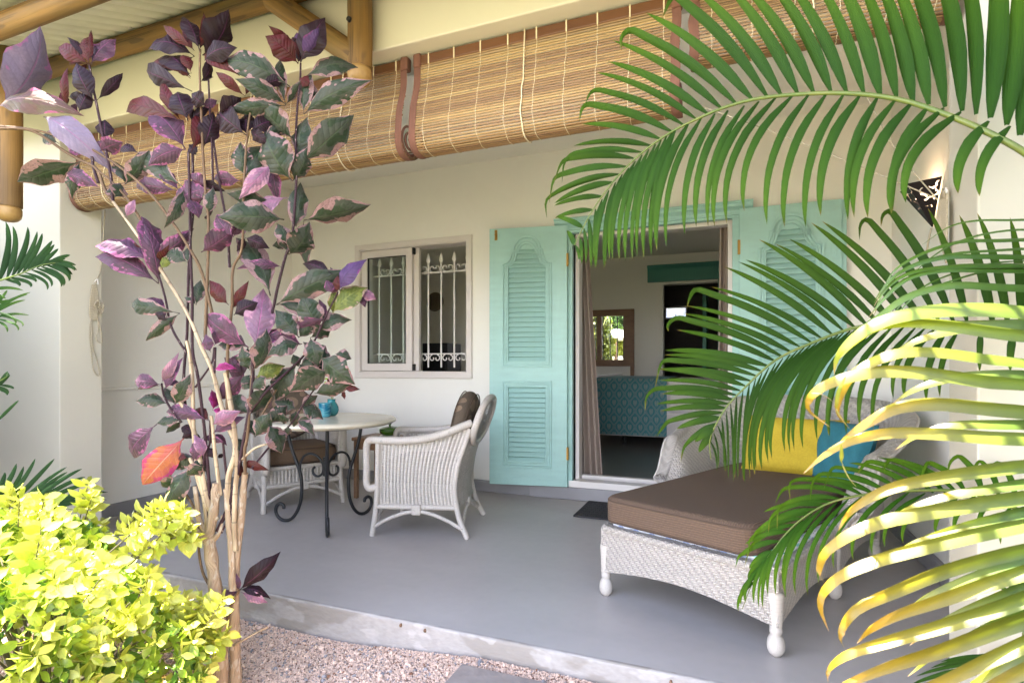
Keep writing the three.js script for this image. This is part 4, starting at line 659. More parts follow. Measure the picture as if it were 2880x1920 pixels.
// ---------------------------------------------------------------- door mat, cords, lamp
{
  const t = thing('door_mat', 'black rubber door mat with holes on the porch floor in front of the door', 'door mat', [-0.72, 0, 0.31], 0);
  const s = rectShape(-0.36, 0.36, -0.23, 0.235); for (let i = 0; i < 22; i++) for (let j = 0; j < 14; j++) { const x = -0.335 + i * 0.0315 + (j % 2) * 0.008, y = -0.205 + j * 0.031; s.holes.push(rectHole(x, x + 0.017, y, y + 0.014)); }
  obj('mat', ext(s, 0.01, 0.002).rotateX(-Math.PI / 2).translate(0, 0.003, 0), M.mat, t);
  const coil = (name, label, A, list, r, extra = []) => { const o = thing(name, label, 'cord'); obj('rope', list.map((p) => tube(p, r, { n: 40, k: 6 })), M.rope, o); for (const [g, m] of extra) obj('hook', g, m, o); return o; };
  // left: a hank hung on the pillar
  const jx = FX0 + 0.012, L0 = (px, py) => { const u = (px - 1440) / 1560, k = -SY + CY * u, t = (jx - EYE.x) / k; return at(px, py, t); };
  const hank = []; for (let i = 0; i < 7; i++) { const o = i * 1.6 - 5; hank.push([L0(263 + o * 0.8, 800), L0(259 + o * 1.2, 840), L0(262 + o * 1.7, 895), L0(266 + o, 898), L0(268 + o * 1.5, 840), L0(266 + o * 0.8, 800)]); }
  const knot = []; for (let i = 0; i < 40; i++) { const a = i * 0.9; knot.push(L0(273 + 15 * Math.cos(a) * Math.cos(i * 0.21), 862 + 22 * Math.sin(a) * Math.cos(i * 0.13)).add(V(0.012 + 0.01 * Math.sin(i * 2.3), 0, 0))); }
  coil('cord_hank', 'knotted beige cord hung on a hook on the left pillar', 0, [...hank, knot, [L0(257, 880), L0(252, 930), L0(255, 985), L0(262, 1040), L0(275, 1057), L0(278, 1042), L0(270, 1010), L0(259, 975), L0(257, 900)], [L0(272, 890), L0(276, 920), L0(270, 955), L0(283, 965), L0(284, 940), L0(277, 905)], [L0(266, 800), L0(281, 760), L0(288, 690), L0(294, 590)]], 0.0032, [[tube([L0(266, 792), L0(267, 786).add(V(0.02, 0, 0)), L0(268, 800).add(V(0.025, 0, 0))], 0.004), M.white]]);
  // right: a longer hank on the other pillar, with the cords of the blind running to it
  const jr = FX1 - 0.014, R0 = (px, py, o = 0) => { const u = (px - 1440) / 1560, k = -SY + CY * u, t = (jr - o - EYE.x) / k; return at(px, py, t); };
  const hk = []; for (let i = 0; i < 9; i++) { const o = (i - 4) * 2.6; hk.push([R0(2655 + o * 0.3, 533, 0.01), R0(2651 + o * 0.8, 570), R0(2650 + o, 640), R0(2656 + o * 0.5, 690 + i * 6), R0(2658 + o * 0.6, 640, 0.008), R0(2655 + o * 0.9, 560, 0.008)]); }
  coil('cord_hank', 'long beige cord looped on the right pillar beside the wall lamp', 0, [...hk, [R0(2620, 642), R0(2612, 680), R0(2607, 718), R0(2613, 728), R0(2604, 730), R0(2608, 716)]], 0.0034, [[tube([R0(2660, 536), R0(2662, 532, 0.03), R0(2664, 542, 0.03)], 0.004), M.white]]);
  const bc = thing('blind_cord', 'two taut cords running from the right blind down to the pillar', 'cord');
  obj('cord', [tube([at(1975, 300, 2.12), at(2240, 395, 2.05), at(2636, 558, 1.86)], 0.0022, { k: 5 }), tube([at(2431, 255, 1.92), at(2520, 420, 1.9), at(2638, 562, 1.85)], 0.0022, { k: 5 })], M.rope, bc);
  // pierced metal wall lamp on the right-hand wall of the porch, lit
  const l = thing('wall_lamp', 'lit black metal wall lamp pierced with scrolls, tapering to a point', 'wall lamp', [0.998, 1.845, 0.85], 0);
  const TH = 0.225, RR = 0.15, ss = (x, y, k, r) => { const p = new THREE.Path(), c0 = Math.cos(r), s0 = Math.sin(r), pt = (u, v) => [x + k * (u * c0 - v * s0), y + k * (u * s0 + v * c0)];
    const A = [[-0.5, -0.35], [-0.1, -0.5], [0.28, -0.25], [0.18, 0.05], [0.35, 0.42], [0.62, 0.5], [0.42, 0.18], [0.5, -0.2], [0.1, -0.72], [-0.42, -0.55]]; p.moveTo(...pt(...A[0])); for (const q of A.slice(1)) p.lineTo(...pt(...q)); p.closePath(); return p; };
  for (let f = 0; f < 3; f++) {                                       // three flat facets between the wall and the tip
    const dir = (a) => V(-RR * Math.cos(a), TH, RR * Math.sin(a)), A0 = dir(-Math.PI / 2 + f * Math.PI / 3), B0 = dir(-Math.PI / 2 + (f + 1) * Math.PI / 3), C0 = V(-0.004, 0, 0);
    const ex = B0.clone().sub(A0).normalize(), up = A0.clone().add(B0).multiplyScalar(0.5).sub(C0), ey = up.clone().addScaledVector(ex, -up.dot(ex)).normalize(), ez = ex.clone().cross(ey), w = A0.distanceTo(B0), h = up.dot(ey);
    const pl = new THREE.Shape([[-0.003, 0], [0.003, 0], [w / 2, h], [-w / 2, h]].map((q) => new THREE.Vector2(...q)));
    for (const [x, y, k, r] of [[-0.045, 0.90, 0.036, 0.4 + f], [0.035, 0.89, 0.038, 1.7 - f], [-0.008, 0.76, 0.040, 2.2 + f], [0.036, 0.72, 0.028, 0.6], [-0.034, 0.66, 0.030, 1.1 + f], [0.008, 0.58, 0.032, 0.3 + f], [0.0, 0.44, 0.022, 2.0]]) pl.holes.push(ss(x, y * h, k, r));
    for (const [x, y] of [[0.008, 0.34], [-0.008, 0.29], [0.004, 0.22]]) { const q = new THREE.Path(); q.absarc(x, y * h, 0.0035, 0, 6.283, true); pl.holes.push(q); }
    obj('lamp_shade', boxUV(new THREE.ExtrudeGeometry(pl, { depth: 0.0015, bevelEnabled: false, curveSegments: 6 })).applyMatrix4(new THREE.Matrix4().makeBasis(ex, ey, ez).setPosition(C0)), M.lampmetal, l);
  }
  obj('bulb', new THREE.SphereGeometry(0.026, 16, 12).translate(-0.055, 0.155, 0.01), M.bulb, l);
  obj('bulb_holder', rod(V(-0.012, 0.12, 0.0), V(-0.045, 0.14, 0.008), 0.011), M.black, l);
  const pl = new THREE.PointLight(new THREE.Color(1, 0.66, 0.38), 0.03, 0, 2); pl.position.set(-0.055, 0.155, 0.01); pl.castShadow = true; l.add(pl);
}
// ---------------------------------------------------------------- the bedroom
{
  const b = thing('bed', 'high bed with white sheets seen through the open doorway', 'bed', [0, 0.111, 0], 0);
  const x0 = -1.68, x1 = 0.75, z0 = -4.05, z1 = -2.44;
  obj('mattress', rbox(x0 + 0.02, x1, 0.36, 0.80, z0, z1 - 0.012, 0.07, 4), M.sheet, b);
  obj('sheet', [rbox(x0 + 0.93, x1, 0.40, 0.822, z0 - 0.01, z1 + 0.004, 0.06, 4), rbox(x0 + 0.93, x1, 0.13, 0.41, z1 - 0.05, z1 - 0.012, 0.01, 2)], M.sheet, b);
  obj('bed_base', rbox(x0 + 0.03, x1, 0.115, 0.355, z0 + 0.03, z1 - 0.03, 0.02, 3), M.sheet, b);
  for (const x of [-1.28, 0.55]) for (const z of [z0 + 0.15, z1 - 0.16]) obj('leg', lathe([[0.001, 0], [0.028, 0], [0.02, 0.03], [0.034, 0.07], [0.02, 0.09], [0.03, 0.115], [0.001, 0.116]], 14).translate(x, 0, z), M.black, b);
  obj('footboard', [rbox(x0 - 0.03, x0 + 0.012, 0.3, 0.86, z0 - 0.55, z1 - 0.4, 0.015, 3)], M.white, b);
  const rn = thing('bed_runner', 'teal runner printed with pale hearts, draped over the near side of the bed', 'bed runner', [0, 0.111, 0], 0);
  const fold = patch((u, v) => { const s = v * 2.2, R1 = 0.09; let y, z; if (s < 0.61) { y = 0.135 + s; z = z1 + 0.012 + 0.005 * Math.sin(u * 17); } else if (s < 0.61 + R1 * 1.57) { const a = (s - 0.61) / R1; y = 0.745 + R1 * Math.sin(a); z = z1 + 0.012 - R1 * (1 - Math.cos(a)); } else { y = 0.836; z = z1 + 0.012 - R1 - (s - 0.61 - R1 * 1.57); } return V(lerp(x0 + 0.045, x0 + 0.94, u), y, z); }, 30, 60, 0.9, 2.2);
  obj('cloth', fold, M.damask, rn).material.side = THREE.DoubleSide;
  const pl = thing('cushion', 'black cushion on the pale bench beyond the foot of the bed', 'cushion', [-2.55, 0.87, -4.35], 0.3); obj('cover', cushionGeo(0.4, 0.32, 0.14, 0.06, 0.01), M.black, pl);
  const bench = thing('bench', 'pale bench below the garden window of the bedroom', 'bench', [-2.4, 0.111, -4.5], 0); obj('seat', rbox(-0.7, 0.55, 0.48, 0.58, -0.25, 0.3, 0.03, 3), M.sheet, bench); obj('base', rbox(-0.66, 0.5, 0, 0.475, -0.22, 0.26, 0.01), M.wood, bench);
  // curtains hang inside the doorway
  const curtain = (label, xa, xb, xc, xd, z, waves) => { const c = thing('curtain', label, 'curtain'); 
    obj('cloth', patch((u, v) => { const x = lerp(lerp(xa, xc, v), lerp(xb, xd, v), u), a = lerp(0.026, 0.038, v); return V(x, lerp(2.235, 0.135, v), z + a * Math.sin(u * waves * 6.283) + 0.012 * Math.sin(u * waves * 2.1 + v * 4)); }, 120, 24, 0.7, 2.1), M.curtain, c); };
  curtain('taupe curtain drawn to the left side of the doorway', -1.31, -1.175, -1.31, -1.04, -0.27, 5);
  curtain('taupe curtain drawn to the right side of the doorway', -0.10, 0.08, -0.12, 0.08, -0.27, 4);
  // behind the window: a black cabinet and a woven disc on the wall
  const cx = at(1243, 1000, 7.6); const cb = thing('cabinet', 'black cabinet standing in the dark room behind the window grille', 'cabinet', [cx.x, 0.111, cx.z], 0);
  obj('body', rbox(-0.19, 0.19, 0, 1.29, -0.2, 0.2, 0.006), M.black, cb); obj('door', [rbox(-0.175, 0.175, 0.05, 1.25, 0.202, 0.215, 0.004)], M.black, cb);
  const dk = at(1300, 1050, 6.6), ds = thing('desk', 'dark desk below the window, inside the room', 'desk', [dk.x, 0.111, -0.75], 0);
  obj('desktop', rbox(-1.5, 0.9, 0.80, 0.84, -0.3, 0.3, 0.006), M.black, ds); for (const x of [-1.4, 0.8]) obj('side', rbox(x - 0.03, x + 0.03, 0, 0.798, -0.28, 0.28, 0.004), M.black, ds);
  const vp = at(1299, 1040, 5.35), vs = thing('vase', 'dark round vase on the desk behind the right of the window grille', 'vase', [vp.x, 0.951 + 0.0005, -0.62], 0); obj('body', lathe([[0.001, 0], [0.05, 0], [0.062, 0.05], [0.064, 0.11], [0.045, 0.155], [0.04, 0.16], [0.001, 0.15]], 24), M.gasket, vs);
  const dc = at(1228, 858, 1), uu = (1222 - 1440) / 1560, tt = (4.45 + 4.82) / (CY + SY * uu), wp = at(1222, 848, tt), ho = thing('wall_disc', 'round woven disc hanging on the far wall behind the window', 'wall decoration', [wp.x, wp.y, -4.84], 0);
  obj('disc', [boxUV(new THREE.TorusGeometry(0.17, 0.012, 8, 40)), boxUV(new THREE.CircleGeometry(0.165, 40))], M.straw, ho);
}
// ---------------------------------------------------------------- the garden beyond the far window
{
  const far = (px, py, z) => { const u = (px - 1440) / 1560; return at(px, py, (4.45 - z) / (CY + SY * u)); };
  const gwl = thing('garden_wall', 'sunlit white garden wall seen through the bedroom window', 'wall'); { const p = far(1720, 985, -12); obj('wall', rbox(p.x - 5, p.x + 4.0, -0.19, p.y + 0.15, -12.2, -12, 0.02), M.plaster, gwl); }
  const p = far(1722, 940, -10), um = thing('parasol', 'white parasol open in the garden beyond the bedroom', 'parasol', [p.x + 0.1, -0.19, -10], 0), top = far(1722, 925, -10).y + 0.19, low = far(1722, 955, -10).y + 0.19;
  obj('canopy', lathe([[1.15, low], [1.14, low - 0.015], [0.6, (low + top) / 2 - 0.02], [0.01, top - 0.02], [0.001, top], [0.62, (low + top) / 2 + 0.005], [1.15, low]].map((q) => q), 8), std({ color: rgb(0.8, 0.79, 0.77), roughness: 0.9, side: THREE.DoubleSide }), um); obj('pole', rod(V(0, 0, 0), V(0, top - 0.03, 0), 0.024), M.wood, um);
  const leaf = new THREE.CircleGeometry(0.07, 5).scale(1, 0.55, 1), lm = (c) => phy({ color: c, roughness: 0.6, side: THREE.DoubleSide, transmission: 0.35, thickness: 0 });
  const mats = [lm(rgb(0.10, 0.20, 0.03)), lm(rgb(0.28, 0.34, 0.05)), lm(rgb(0.06, 0.13, 0.025))];
  const bush = (px, py, z, rx, ry, n, mat, label, name = 'garden_tree', cat = 'tree') => {
    const c = far(px, py, z), o = thing(name, label, cat, [c.x, -0.19, z], 0), im = new THREE.InstancedMesh(leaf, mat, n), m = new THREE.Matrix4(), q = new THREE.Quaternion();
    for (let i = 0; i < n; i++) { let a = V(rr(-1, 1), rr(-1, 1), rr(-1, 1)); while (a.length() > 1) a = V(rr(-1, 1), rr(-1, 1), rr(-1, 1)); const k = noise(a.x * 3 + 9, a.y * 3 + 9 + a.z * 2, 99, 99, 4); if (k < 0.35) a.multiplyScalar(1.1);
      q.setFromEuler(new THREE.Euler(rr(0, 6), rr(0, 6), rr(0, 6))); m.compose(V(a.x * rx, c.y + 0.19 + a.y * ry, a.z * rx * 0.7), q, V(1, 1, 1).multiplyScalar(rr(0.7, 1.8))); im.setMatrixAt(i, m); }
    im.name = 'foliage'; im.userData.kind = 'stuff'; im.castShadow = im.receiveShadow = true; o.add(im); obj('trunk', tube([[0, 0, 0], [0.05, c.y * 0.5, 0], [0, c.y + 0.2, 0]], [0.09, 0.04]), M.bark, o);
  };
  bush(1690, 900, -15, 2.4, 1.9, 9000, mats[0], 'bright green tree behind the parasol beyond the bedroom'); bush(1760, 890, -16, 2.2, 1.7, 8000, mats[2], 'darker green tree at the right beyond the bedroom window');
  bush(1668, 960, -9, 0.5, 0.9, 2600, mats[1], 'yellow-green bush at the left beyond the bedroom window', 'garden_bush', 'bush'); bush(1730, 965, -11.4, 0.6, 0.35, 1600, mats[1], 'low yellow-green bush under the parasol', 'garden_bush', 'bush');
}
// ---------------------------------------------------------------- leaves
const leafTex = (s, body, vein, margin, patchy, spread, mid) => tex(128, 256, (u, v) => {
  const x = Math.abs(u - 0.5) * 2, n = fbm(u, v, 4, 7, 4, s), side = u > 0.5 ? 1 : 0;
  const jag = 0.07 * Math.sin((v * 11 - x * 1.5) * 6.283 + side) * (0.4 + n);
  let e = sm(spread - 0.03, spread + 0.03, x + (n - 0.5) * 1.15 + jag * 0.7 + (fbm(v, 0.3 + side * 0.5, 3, 2, 2, s + 7) - 0.5) * 0.8);
  let c = mix3(body, patchy, sm(0.44, 0.56, fbm(u, v, 5, 6, 3, s + 3)) * 0.75);
  c = mix3(c, margin, e);
  if (e > 0.5 && fbm(u, v, 40, 60, 1, s + 5) > 0.75) c = mix3(c, body, 0.35);
  const q = ((v * 10 - x * 1.7 + side * 0.4) % 1 + 1) % 1, lat = (q < 0.06 ? 1 : 0) * 0.28; c = mix3(c, vein, lat);
  if (x < 0.035) c = mix3(c, mid, 0.8);
  return sc3(c, 0.86 + 0.28 * fbm(u, v, 30, 50, 2, s + 11));
});
const leafBump = grey(128, 256, (u, v) => { const x = Math.abs(u - 0.5) * 2, q = ((v * 10 - x * 1.7 + (u > 0.5 ? 0.4 : 0)) % 1 + 1) % 1; return 0.35 + 0.65 * Math.pow(Math.sin(q * Math.PI), 0.6) * (x < 0.04 ? 0.2 : 1); });
const LEAF = {};
{
  const def = (k, ...a) => { LEAF[k] = [0, 1, 2].map((i) => phy({ map: leafTex(31 + i * 57 + k.charCodeAt(0), ...a), color: rgb(0.54, 0.49, 0.49), specularIntensity: 0.28, roughness: 0.45, bumpMap: leafBump, bumpScale: 0.0018, side: THREE.DoubleSide, transmission: 0.14, thickness: 0 })); };
  def('p', [0.036, 0.017, 0.026], [0.020, 0.009, 0.017], [0.15, 0.04, 0.10], [0.034, 0.022, 0.024], 1.28, [0.16, 0.04, 0.12]);
  def('r', [0.115, 0.018, 0.022], [0.16, 0.05, 0.03], [0.20, 0.03, 0.07], [0.085, 0.030, 0.018], 1.35, [0.10, 0.01, 0.03]);
  def('g', [0.040, 0.070, 0.036], [0.022, 0.042, 0.026], [0.42, 0.27, 0.27], [0.095, 0.11, 0.085], 0.86, [0.09, 0.14, 0.07]);
  def('m', [0.10, 0.06, 0.085], [0.055, 0.028, 0.05], [0.42, 0.14, 0.29], [0.15, 0.07, 0.125], 0.90, [0.30, 0.09, 0.22]);
  def('k', [0.42, 0.21, 0.33], [0.30, 0.12, 0.24], [0.62, 0.36, 0.47], [0.30, 0.20, 0.28], 0.70, [0.55, 0.18, 0.38]);
  def('h', [0.45, 0.04, 0.20], [0.30, 0.02, 0.14], [0.55, 0.09, 0.33], [0.25, 0.02, 0.10], 0.75, [0.30, 0.02, 0.14]);
  def('o', [0.60, 0.20, 0.10], [0.66, 0.46, 0.36], [0.58, 0.08, 0.24], [0.60, 0.15, 0.14], 0.78, [0.68, 0.46, 0.36]);
  def('b', [0.25, 0.215, 0.31], [0.14, 0.115, 0.20], [0.44, 0.19, 0.38], [0.29, 0.24, 0.34], 0.98, [0.36, 0.17, 0.33]);
  def('u', [0.15, 0.115, 0.065], [0.09, 0.06, 0.045], [0.45, 0.13, 0.22], [0.17, 0.09, 0.085], 0.95, [0.48, 0.33, 0.30]);
  def('v', [0.095, 0.055, 0.15], [0.05, 0.028, 0.09], [0.24, 0.06, 0.20], [0.13, 0.07, 0.19], 1.12, [0.05, 0.03, 0.09]);
  def('y', [0.20, 0.24, 0.045], [0.12, 0.16, 0.03], [0.46, 0.34, 0.24], [0.10, 0.14, 0.03], 0.95, [0.26, 0.30, 0.08]);
}
function leafGeo(base, tip, width, { roll = 0, bend = 0.12, fold = 0.22, wave = 0.05, droop = 0, curl = 0, shape = 0, nv = 10, nu = 4, ph = 0 } = {}) {
  const a = tip.clone().sub(base), len = a.length(); a.normalize();
  const mid = base.clone().lerp(tip, 0.5), eye = TOEYE(mid);
  let side = a.clone().cross(eye); if (side.length() < 0.15) side = a.clone().cross(V(0.3, 1, 0.2)); side.normalize();
  side.applyAxisAngle(a, roll); const n = side.clone().cross(a).multiplyScalar(-1).normalize(); if (n.dot(eye) < 0) n.negate();
  const pos = [], uv = [], idx = [], W = width / Math.max(0.5, Math.abs(Math.cos(roll)));
  for (let j = 0; j <= nv; j++) {
    const t = j / nv, tt = clamp((t - 0.10) / 0.90);
    const w = W / 2 * Math.max(t < 0.13 ? 0.045 : 0, shape === 1 ? Math.pow(Math.sin(Math.PI * Math.pow(tt, 0.75)), 0.85) : Math.pow(Math.sin(Math.PI * Math.pow(tt, 0.82)), 1.08) * (1 - 0.1 * tt ** 3)) * (1 + 0.05 * Math.sin(t * 21 + ph));
    const c = base.clone().addScaledVector(a, len * t).addScaledVector(n, len * bend * 4 * t * (1 - t)); c.y += len * droop * 4 * t * (1 - t); c.addScaledVector(n, -len * curl * t ** 3);
    for (let i = 0; i <= nu; i++) {
      const u = i / nu * 2 - 1, k = Math.abs(u), p = c.clone().addScaledVector(side, u * w).addScaledVector(n, -k * w * fold * (1.15 - 0.3 * k) + w * wave * 2 * k * Math.sin(t * 19 + (u > 0 ? 1.4 : 0) + ph));
      pos.push(p.x, p.y, p.z); uv.push(i / nu * 0.97 + 0.015, t);
    }
  }
  for (let j = 0; j < nv; j++) for (let i = 0; i < nu; i++) { const q = j * (nu + 1) + i, b = q + nu + 1; idx.push(q, q + 1, b, b, q + 1, b + 1); }
  const g = new THREE.BufferGeometry(); g.setAttribute('position', new THREE.Float32BufferAttribute(pos, 3)); g.setAttribute('uv', new THREE.Float32BufferAttribute(uv, 2)); g.setIndex(idx); g.computeVertexNormals(); return g;
}
// ---------------------------------------------------------------- the tall purple shrub
{
  const foot = at(640, 1975, 2.05), s = thing('purple_shrub', 'tall shrub with purple, green and pink variegated leaves growing in the gravel', 'shrub', [0, 0, 0]);
  const Y0 = { 1: 0, 4: 600, 7: 1200 }, T = (px) => px < 150 ? 2.13 : px < 520 ? lerp(2.13, 2.05, (px - 150) / 370) : px < 760 ? 2.05 : 2.1;
  const P = (z, x, y, dt = 0) => { const px = x / 2.1778, py = y / 2.1778 + Y0[z]; return at(px, py, T(px) + dt); };
  // zone, then base x y, tip x y, width, kind
  const L = [];
  const add = (z, k, ...rows) => rows.forEach((r) => L.push([z, k, ...r]));
  add(1, 'r', [545, 395, 355, 285, 95], [415, 660, 395, 430, 40], [400, 655, 382, 560, 42], [550, 390, 556, 180, 22], [1222, 300, 1262, 92, 44], [1190, 310, 985, 155, 52], [1185, 305, 1108, 190, 50], [1165, 480, 905, 385, 58], [1170, 450, 1118, 330, 60], [1110, 745, 730, 672, 105], [1170, 930, 1230, 690, 92], [1825, 390, 1650, 232, 135], [1790, 295, 1662, 182, 52], [1830, 370, 1955, 272, 30], [1555, 510, 1415, 390, 58], [1500, 590, 1330, 455, 58], [1565, 510, 1600, 445, 42], [1850, 540, 1880, 465, 50]);
  add(1, 'p', [540, 380, 420, 228, 42], [590, 615, 742, 465, 56], [575, 620, 465, 398, 108], [480, 690, 540, 560, 72], [640, 850, 640, 740, 85], [1220, 310, 1125, 95, 88], [1240, 340, 1415, 118, 150], [1190, 345, 920, 290, 96], [1165, 470, 965, 325, 95], [1175, 560, 852, 450, 112], [1250, 370, 1412, 290, 100], [1230, 500, 1290, 372, 55], [1150, 740, 1075, 545, 130], [1260, 650, 1172, 580, 92], [1245, 900, 1310, 698, 112], [1170, 740, 1270, 660, 50], [850, 940, 725, 915, 50], [1220, 1110, 1360, 1170, 52], [1840, 380, 1962, 118, 150], [1510, 830, 1330, 690, 140], [1330, 690, 1470, 615, 96], [1535, 800, 1690, 745, 96], [1590, 530, 1740, 490, 62], [1215, 900, 1150, 930, 55]);
  add(1, 'm', [555, 390, 678, 230, 92], [560, 960, 415, 882, 92], [610, 925, 725, 885, 98], [400, 1060, 560, 1130, 88], [1240, 660, 1322, 618, 48], [1135, 915, 930, 675, 150], [1095, 1170, 828, 1150, 92], [1280, 1155, 1070, 1240, 132], [1480, 1110, 1310, 1098, 82], [1430, 1450, 1325, 1320, 96], [1230, 1545, 1422, 1430, 118], [1160, 1220, 1215, 1320, 70]);
  add(1, 'b', [5, 645, 292, 255, 205], [262, 715, 606, 988, 150]); add(1, 'u', [-20, 665, 430, 682, 125]); add(1, 'v', [1850, 360, 1952, 188, 96]);
  add(1, 'g', [490, 990, 118, 1145, 150], [360, 880, 228, 826, 80], [1125, 1150, 832, 958, 115], [765, 1130, 892, 955, 108], [1270, 1320, 1300, 1160, 72], [1775, 530, 1375, 382, 145], [1870, 470, 2156, 380, 100], [1860, 700, 2228, 508, 130], [1750, 640, 1470, 498, 102], [1750, 645, 1415, 682, 92], [1795, 850, 1600, 650, 128], [1845, 1000, 2140, 735, 168], [1790, 1110, 1618, 810, 190], [1500, 1085, 1640, 860, 150], [1660, 1230, 1408, 1202, 88], [1740, 1345, 1370, 1332, 178], [1860, 1350, 2230, 1300, 138], [1790, 1420, 1840, 1138, 108], [1765, 1560, 1900, 1400, 142], [1760, 1505, 1708, 1372, 88], [700, 1210, 740, 1130, 90], [1620, 830, 1722, 788, 50]);
  add(1, 'k', [1665, 1010, 1485, 1192, 96], [1760, 1210, 1490, 1395, 100], [770, 1330, 820, 1230, 46]);
  add(4, 'm', [930, 300, 588, 180, 112], [945, 245, 880, 32, 108], [950, 270, 1162, 130, 92], [970, 430, 596, 260, 122], [1030, 650, 885, 540, 72], [1730, 330, 1475, 338, 58], [1520, 820, 1268, 640, 132], [2035, 490, 2000, 415, 56], [1990, 640, 1805, 722, 78], [1850, 800, 1652, 758, 116], [1490, 980, 1345, 1140, 98], [1290, 850, 1248, 752, 58], [1310, 810, 1345, 700, 64], [985, 1050, 812, 1030, 80], [1010, 1090, 1102, 900, 55], [1280, 1270, 1028, 1222, 82], [1300, 1350, 1462, 1260, 72], [960, 1290, 784, 1492, 112], [1245, 1370, 1180, 1510, 66]);
  add(4, 'r', [920, 262, 768, 188, 55], [950, 310, 1032, 208, 58], [1400, 560, 1264, 420, 82], [1420, 590, 1502, 438, 55], [2070, 482, 2060, 390, 48], [2025, 1052, 2032, 995, 46], [2110, 1078, 2192, 1076, 36], [990, 1060, 830, 1072, 42], [1285, 1270, 1190, 1202, 60]);
  add(4, 'p', [1020, 660, 950, 612, 42], [1430, 622, 1562, 552, 98], [1500, 150, 1626, 205, 76], [2040, 375, 1858, 305, 72], [1190, 1360, 1110, 1300, 60], [1200, 1340, 1120, 1375, 56], [1330, 1500, 1275, 1440, 50]);
  add(4, 'g', [1150, 300, 1005, 238, 90], [1100, 612, 798, 568, 92], [1655, 505, 1480, 142, 150], [1200, 560, 1222, 420, 72], [1690, 560, 2078, 372, 152], [1960, 720, 1850, 512, 142], [1830, 760, 1700, 600, 122], [1900, 760, 1942, 918, 108], [1840, 805, 1655, 862, 108], [1550, 960, 1642, 742, 112], [1520, 820, 1348, 800, 98], [1530, 960, 1478, 830, 82], [1960, 880, 2142, 1036, 142], [2050, 862, 2142, 888, 70], [1830, 912, 1690, 1128, 122], [2012, 960, 1798, 1092, 142], [1830, 942, 1962, 898, 108], [1530, 1230, 1642, 1072, 122], [1540, 1080, 1612, 1010, 82], [1530, 1042, 1490, 998, 70], [1030, 1168, 828, 1140, 82], [1070, 1172, 1152, 1008, 98], [1110, 1270, 960, 1280, 58], [1200, 1482, 1040, 1562, 90], [1560, 1370, 1642, 1238, 102], [1640, 1290, 1736, 1446, 112], [1780, 1252, 1688, 1268, 62], [1815, 1200, 1688, 1150, 82], [1838, 1188, 1970, 1252, 82], [1820, 1270, 1916, 1340, 62], [1760, 1300, 1762, 1356, 40], [1925, 1102, 2132, 1070, 84], [1500, 1480, 1440, 1380, 70], [1570, 900, 1600, 820, 80], [1690, 1000, 1640, 930, 80]);
  add(4, 'k', [1560, 835, 1618, 472, 160], [2200, 492, 2298, 520, 58], [990, 1030, 1080, 878, 56], [1300, 1292, 1442, 1230, 88]); add(4, 'h', [1310, 960, 1422, 945, 42], [1300, 1205, 1312, 1088, 56]);
  add(4, 'o', [1135, 1365, 874, 1655, 165]); add(4, 'v', [2080, 472, 2206, 292, 86]); add(4, 'y', [980, 342, 1042, 258, 48], [1560, 1012, 1722, 932, 92], [2035, 612, 2222, 460, 118]);
  add(7, 'g', [1190, 230, 995, 520, 112], [1100, 290, 1008, 382, 102], [1250, 240, 1150, 300, 80]); add(7, 'r', [1480, 215, 1622, 268, 48], [1150, 195, 1088, 190, 38]); add(7, 'p', [1465, 1000, 1692, 822, 95]); add(7, 'm', [1465, 1002, 1322, 1058, 62]); add(7, 'k', [1475, 1012, 1622, 1075, 56], [1245, 190, 1195, 60, 60]);
  const stemsAt = [];
  // each twig carries its leaves in pairs: smaller partners behind the ones listed
  { const q = rng(5150), n = L.length; for (let i = 0; i < n; i++) { const [z, k, bx, by, tx, ty, w] = L[i]; if (q() > 0.62 || k === 'o' || k === 'b' || k === 'u') continue; const a = (q() < 0.5 ? -1 : 1) * (0.7 + 1.1 * q()), f = 0.5 + 0.35 * q(), dx = (tx - bx) * f, dy = (ty - by) * f; L.push([z, k === 'k' ? 'm' : q() < 0.25 && k === 'p' ? 'r' : k, bx, by, bx + dx * Math.cos(a) - dy * Math.sin(a), by + dx * Math.sin(a) + dy * Math.cos(a), w * f * 0.95, 1]); } }
  L.forEach(([z, k, bx, by, tx, ty, w, behind = 0], i) => {
    const q = rng(900 + i * 31), j = (q() - 0.5) * 0.09 + behind * 0.05, lenpx = Math.hypot(tx - bx, ty - by) / 2.1778;
    const b = P(z, bx, by, j * 0.5), dz = (q() - 0.5) * 0.7 * lenpx * T(bx / 2.1778) / 1560, t = P(z, bx + (tx - bx) * 1.11, by + (ty - by) * 1.11, j * 0.5 + dz);
    const wid = w / 2.1778 * T((bx + tx) / 4.3556) / 1560 * 1.12;
    const horiz = Math.abs(tx - bx) > Math.abs(ty - by);
    obj('leaf', leafGeo(b, t, wid, { roll: (q() - 0.5) * 1.3, bend: 0.06 + q() * 0.13, curl: 0.05 + 0.2 * q(), fold: 0.15 + q() * 0.45, wave: 0.04 + q() * 0.06, droop: horiz ? 0.03 + 0.06 * q() : 0, ph: q() * 6, nv: 14 }), LEAF[k][Math.floor(q() * 3)], s);
  });
  const stem = (z, pts, r0, r1, mat, name = 'stem', dt = 0) => obj(name, tube(pts.map(([x, y, zz]) => P(zz || z, x, y, dt)), [r0, r1], { k: 9, n: pts.length * 7 }), mat, s);
  const K = 0.00094 / 2.1778;                                          // metres per zoomed pixel at about 2 m ... half widths below in metres
  const swell = (pts, f, mat, name, dt) => obj(name, tube(pts, f, { k: 14, n: pts.length * 8 }), mat, s);
  const kn = (a, b, amp, freq) => (t) => lerp(a, b, t) * (1 + amp * Math.sin(t * freq) * Math.sin(t * freq * 0.37 + 1));
